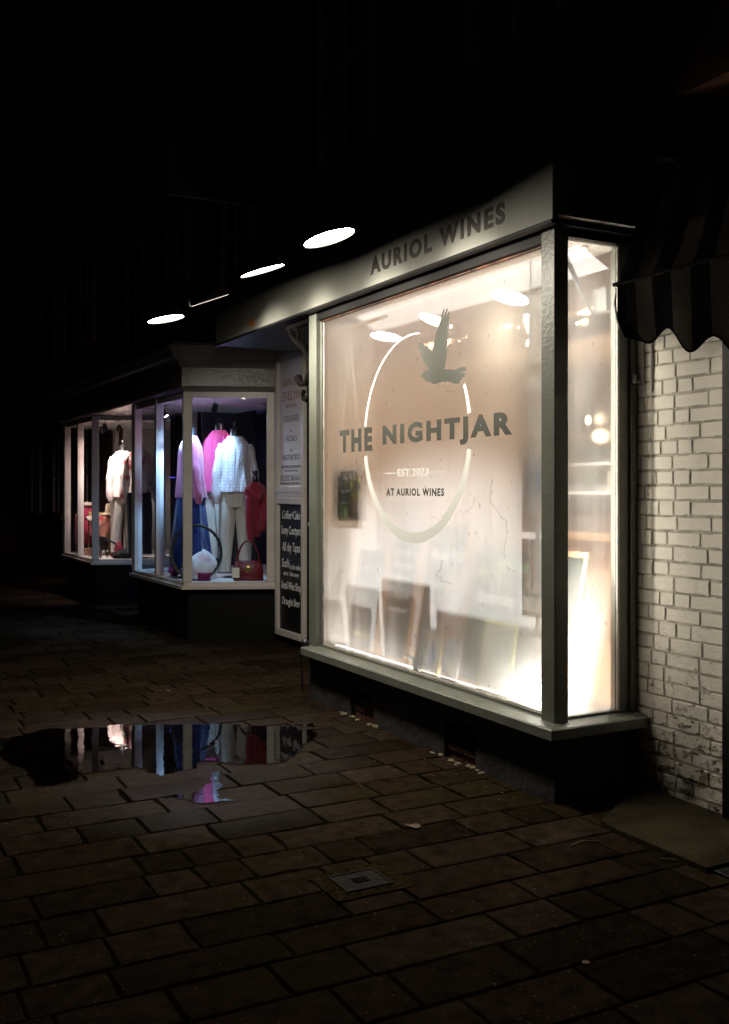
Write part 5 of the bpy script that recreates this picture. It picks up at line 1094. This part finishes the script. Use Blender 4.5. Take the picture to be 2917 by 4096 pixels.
MB().lathe([(0.067, 0.07), (0.067, 0.086), (0.001, 0.086)], (x, y, FZ), 24).build('lid', mat('purple_pink_lacquer', (0.22, 0.05, 0.12), 0.25), t, smooth=True)
b = MB().blob((3.27, 10.45, FZ+0.06), 0.07, 0.09, 0.06, 14, 9, 0.3, 3); tag(b.build('purse', mat('magenta_satin', (0.55, 0.03, 0.30), 0.3, 0.4, 30), smooth=True), 'small magenta satin purse at the front of the near bay', 'purse')
# far bay props
x, y = 3.42, 14.35
t = empty('gilt_chair', (x, y, FZ), 'small gilt framed chair holding folded knitwear in the far bay', 'chair')
GI = mat('gilt_paint', (0.42, 0.32, 0.10), 0.4, metal=0.4)
for i, (sx, sy) in enumerate(((-1, -1), (1, -1), (1, 1), (-1, 1))):
    MB().tube([(x+sx*0.15, y+sy*0.15, FZ), (x+sx*0.14, y+sy*0.14, FZ+(0.42 if sy < 0 else 0.62))], 0.011, 8).build('leg', GI, t, smooth=True)
MB().box(x-0.165, x+0.165, y-0.165, y+0.165, FZ+0.28, FZ+0.30, 0.004).build('seat', GI, t); MB().box(x-0.15, x+0.15, y+0.13, y+0.15, FZ+0.42, FZ+0.6, 0.004).build('backrest', GI, t)
b = MB().blob((x-0.02, y-0.02, FZ+0.52), 0.19, 0.15, 0.055, 16, 8, 0.4, 5).blob((x+0.03, y-0.02, FZ+0.42), 0.17, 0.15, 0.13, 16, 8, 0.2, 6)
tag(b.build('folded_fleece', CCR, smooth=True), 'cream fleece throw piled on the gilt chair', 'throw')
n = 8; b = MB(); rows = []
for k in range(10):
    z = FZ+0.57-k*0.032; rows.append([(x-0.17+0.03*i, y-0.185-0.012*math.sin(k*0.8+i*1.3)-0.02*math.sin(math.pi*k/9), z-0.02*i/8) for i in range(9)])
rb = [[(a, b_+0.02, c_) for a, b_, c_ in r_] for r_ in rows]
for k in range(9): b.loft([rows[k]+rb[k][::-1], rows[k+1]+rb[k+1][::-1]], caps=(k in (0, 8)))
for i in range(14):
    b.tube([(x-0.168+0.0185*i, y-0.19, FZ+0.285-0.0015*i), (x-0.168+0.0185*i+0.004, y-0.20, FZ+0.25)], 0.004, 5)
for i in range(9):
    for xx in (-0.175, 0.078): b.tube([(x+xx, y-0.18, FZ+0.56-i*0.032), (x+xx+(0.03 if xx > 0 else -0.03), y-0.185, FZ+0.55-i*0.032)], 0.004, 5)
tag(b.build('fringed_wrap', CRU, smooth=True), 'rust pink fringed tweed wrap hanging over the gilt chair', 'wrap')
b = MB().lathe([(0.001, 0.15), (0.075, 0.145), (0.088, 0.12), (0.098, 0.02), (0.17, -0.005), (0.168, -0.012), (0.09, -0.002)], (x+0.13, y-0.08, FZ+0.58), 24)
tag(b.build('cloche_hat', mat('cream_felt', (0.62, 0.50, 0.36), 0.9, 0.2, 60), smooth=True), 'cream felt hat resting on top of the fleece pile', 'hat')
x, y = 3.32, 14.85
t = empty('dress_stand', (x, y, FZ), 'low stand wearing a raspberry red knitted jumper at the far end of the far bay', 'display stand')
MB().lathe([(0.09, 0), (0.09, 0.01), (0.012, 0.02), (0.012, 0.66)], (x, y, FZ), 12).build('stand', M['black_plastic'], t)
MB().loft([ringf(x, y, z, a, c_, fold=0.04, fk=6, ph=z*4) for z, a, c_ in ((FZ+0.14, 0.15, 0.11), (FZ+0.35, 0.16, 0.12), (FZ+0.55, 0.155, 0.11), (FZ+0.64, 0.11, 0.08), (FZ+0.67, 0.06, 0.05))]).tube([(x+0.12, y-0.03, FZ+0.62), (x+0.17, y-0.05, FZ+0.45), (x+0.16, y-0.06, FZ+0.3)], [0.05, 0.05, 0.04], 12).build('jumper', cloth('raspberry_knit', (0.42, 0.03, 0.09)), t, smooth=True)
MB().blob((x, y, FZ+0.70), 0.11, 0.09, 0.045, 14, 8, 0.5, 8).build('collar_scarf', CCR, t, smooth=True)
x, y = 3.24, 13.98
PE = mat('peach_card', (0.66, 0.36, 0.27), 0.6)
def gbox(x, y, z, a, b_, h, lab):
    t = empty('gift_box', (x, y, z), lab, 'box'); MB().box(x-a, x+a, y-b_, y+b_, z, z+h*0.72, 0.003).build('box_base', PE, t); MB().box(x-a-0.004, x+a+0.004, y-b_-0.004, y+b_+0.004, z+h*0.721, z+h, 0.003).build('lid', PE, t)
gbox(3.21, 14.42, FZ, 0.09, 0.07, 0.10, 'wide flat peach gift box on the floor of the far bay'); gbox(3.20, 14.62, FZ, 0.035, 0.035, 0.26, 'tall narrow peach gift box behind the flat one'); gbox(3.27, 13.98, FZ, 0.05, 0.06, 0.13, 'small peach gift box beside the far bay corner post')
t = empty('wire_easel', (3.30, 13.80, FZ), 'black metal three legged stand with crossed arms in the far bay', 'stand')
b = MB()
for a in (0, 2.1, 4.2): b.tube([(3.30, 13.80, FZ+0.27), (3.30+0.07*math.cos(a), 13.80+0.07*math.sin(a), FZ)], 0.010, 6)
b.build('leg', M['black_plastic'], t); MB().tube([(3.22, 13.72, FZ+0.30), (3.30, 13.80, FZ+0.27), (3.50, 13.83, FZ+0.18)], 0.013, 6).tube([(3.25, 13.9, FZ+0.29), (3.34, 13.78, FZ+0.27), (3.52, 13.75, FZ+0.14)], 0.009, 6).build('arm', M['black_plastic'], t)
b = MB().blob((3.52, 13.78, FZ+0.10), 0.06, 0.06, 0.10, 12, 8, 0.5, 4).blob((3.46, 13.72, FZ+0.04), 0.07, 0.05, 0.035, 12, 8, 0.5, 9); tag(b.build('red_scarf', CR, smooth=True), 'bright red scarf heaped on the floor of the far bay', 'scarf')
b = MB().blob((3.55, 13.55, FZ+0.05), 0.15, 0.12, 0.06, 14, 8, 0.7, 2); tag(b.build('black_fur_hat', mat('black_fur', (0.012, 0.011, 0.012), 0.9, 1.0, 90), smooth=True), 'black furry hat lying at the feet of the far bay mannequins', 'hat')
t = empty('figurine_stand', (3.55, 14.6, FZ), 'slim black display figure standing behind the gilt chair', 'display stand')
MB().lathe([(0.08, 0), (0.08, 0.01), (0.015, 0.03), (0.02, 0.35), (0.05, 0.5), (0.06, 0.60), (0.03, 0.68), (0.02, 0.72), (0.04, 0.76), (0.03, 0.79), (0.001, 0.80)], (3.62, 14.62, FZ), 14).build('figure', M['black_plastic'], t, smooth=True)
# shop spotlights
def spot_fix(p, aim, e, col, ang, lab, glow=None, sz=0.03):
    t = empty('shop_spotlight', (p[0], p[1], ZG1), lab, 'spotlight'); d = (Vector(aim)-Vector(p)).normalized()
    MB().lathe([(0.001, 0), (0.045, 0), (0.045, -0.012), (0.001, -0.012)], (p[0], p[1], ZG1), 16).tube([(p[0], p[1], ZG1-0.01), p], 0.005, 6).build('mount', M['steel'], t)
    rot = d.to_track_quat('Z', 'Y').to_matrix().to_4x4(); b = MB(); b.m = Matrix.Translation(p) @ rot
    b.lathe([(0.001, -0.055), (0.022, -0.055), (0.026, -0.045), (0.029, 0.03), (0.026, 0.03), (0.024, 0.018)], n=16); b.build('housing', M['chrome_dark'], t, smooth=True, fix=False)
    b = MB(); b.m = Matrix.Translation(p) @ rot; b.lathe([(0.024, 0.018), (0.001, 0.022)], n=16); b.build('lens', emit('spot_lens', col, glow or 40), t, fix=False)
    q = Vector(p)+d*0.05; lamp('spot_light', 'SPOT', q, e, col, sz, aim=Vector(q)+d, spot=ang, blend=0.6, parent=t)
BL = (0.36, 0.66, 1.0); PK = (1.0, 0.72, 0.66)
spot_fix((3.50, 9.85, 2.33), (3.40, 10.6, 1.0), 75, BL, 110, 'dark cylindrical spotlight hanging inside the near bay beside the corner post')
spot_fix((3.30, 10.9, 2.33), (3.8, 10.2, 1.4), 40, (0.66, 0.80, 1.0), 100, 'spotlight at the far end of the near bay ceiling')
spot_fix((3.30, 10.08, 2.33), (3.17, 10.75, 0.9), 190, (0.30, 0.60, 1.0), 62, 'spotlight grazing the middle mullion of the near bay')  # extra spot added to brighten the mullion
spot_fix((4.2, 10.2, 2.33), (3.75, 10.9, 1.5), 9, (1.0, 0.7, 0.8), 100, 'spotlight over the pink jumper at the back of the near bay')
spot_fix((3.28, 13.55, 2.33), (3.62, 13.98, 1.3), 75, (1.0, 0.86, 0.80), 100, 'spotlight above the corner post of the far bay', 15)  # extra spot added to light the cardigan
spot_fix((3.42, 14.3, 2.33), (3.60, 14.8, 1.2), 14, (1.0, 0.86, 0.80), 110, 'glaring white spotlight on the ceiling of the far bay', 28)
spot_fix((3.5, 13.7, 2.33), (3.35, 14.8, 0.9), 36, PK, 110, 'spotlight aimed down at the far end of the far bay')
# neon reflection source: small blue tube sign deeper in the shop
t = empty('neon_strip', (4.75, 10.4, 1.45), 'short blue neon strip glowing on the back wall behind the scarf stand', 'neon light')
MB().box(4.86, 4.898, 10.9, 11.5, 1.65, 1.67).build('holder', M['black_plastic'], t)
MB().tube([(4.85, 10.92, 1.66), (4.85, 11.48, 1.655)], 0.008, 6).build('tube', emit('blue_neon', (0.12, 0.12, 1.0), 6), t)

# ================================================================ buildings at the end of the street
fb = empty('brick_church_hall', (-2, 26, 0), 'dark gabled brick hall with a buttress closing the end of the street', 'building')
MB().box(-9, 4.3, 26, 26.6, -0.01, 11).build('wall', M['brick_face'], fb)
MB().box(3.3, 4.3, 25.1, 25.998, -0.01, 9).box(0.4, 1.4, 25.3, 25.998, -0.01, 12).build('buttress', M['brick_face'], fb)
MB().prism([(0.3, 12.0), (1.5, 12.0), (0.9, 13.6)], 'y', 25.2, 26.1).build('pinnacle', M['stone'], fb)
for x in (-6.5, -3.2): 
    b = MB(); pts = [(x-0.7, 2.2), (x+0.7, 2.2), (x+0.7, 5.2), (x+0.45, 5.9), (x, 6.4), (x-0.45, 5.9), (x-0.7, 5.2)]; b.prism(pts, 'y', 25.93, 25.999); w_ = b.build('arched_window', M['stone'], fb)
    b = MB(); b.prism([(x+(px-x)*0.82, 2.35+(pz-2.2)*0.93) for px, pz in pts], 'y', 25.90, 25.929); b.build('pane', M['black_paint'], w_)
MB().box(-9, 4.32, 25.94, 25.999, 1.9, 2.05).box(0.38, 1.42, 25.25, 25.299, 3.6, 4.6).build('stone_band', M['stone'], fb)
tc = empty('terrace_house', (4.1, 20, 0), 'dark brick terrace house beyond the clothes shop', 'building')
MB().box(4.0, 4.4, 16.3, 24.9, -0.01, 7.5).build('wall', M['brick_far'], tc)
for y0 in (17.2, 19.6, 22.0): sash(tc, y0, y0+1.0, 1.0, 2.6, 3.97); sash(tc, y0, y0+1.0, 4.0, 5.5, 3.97)
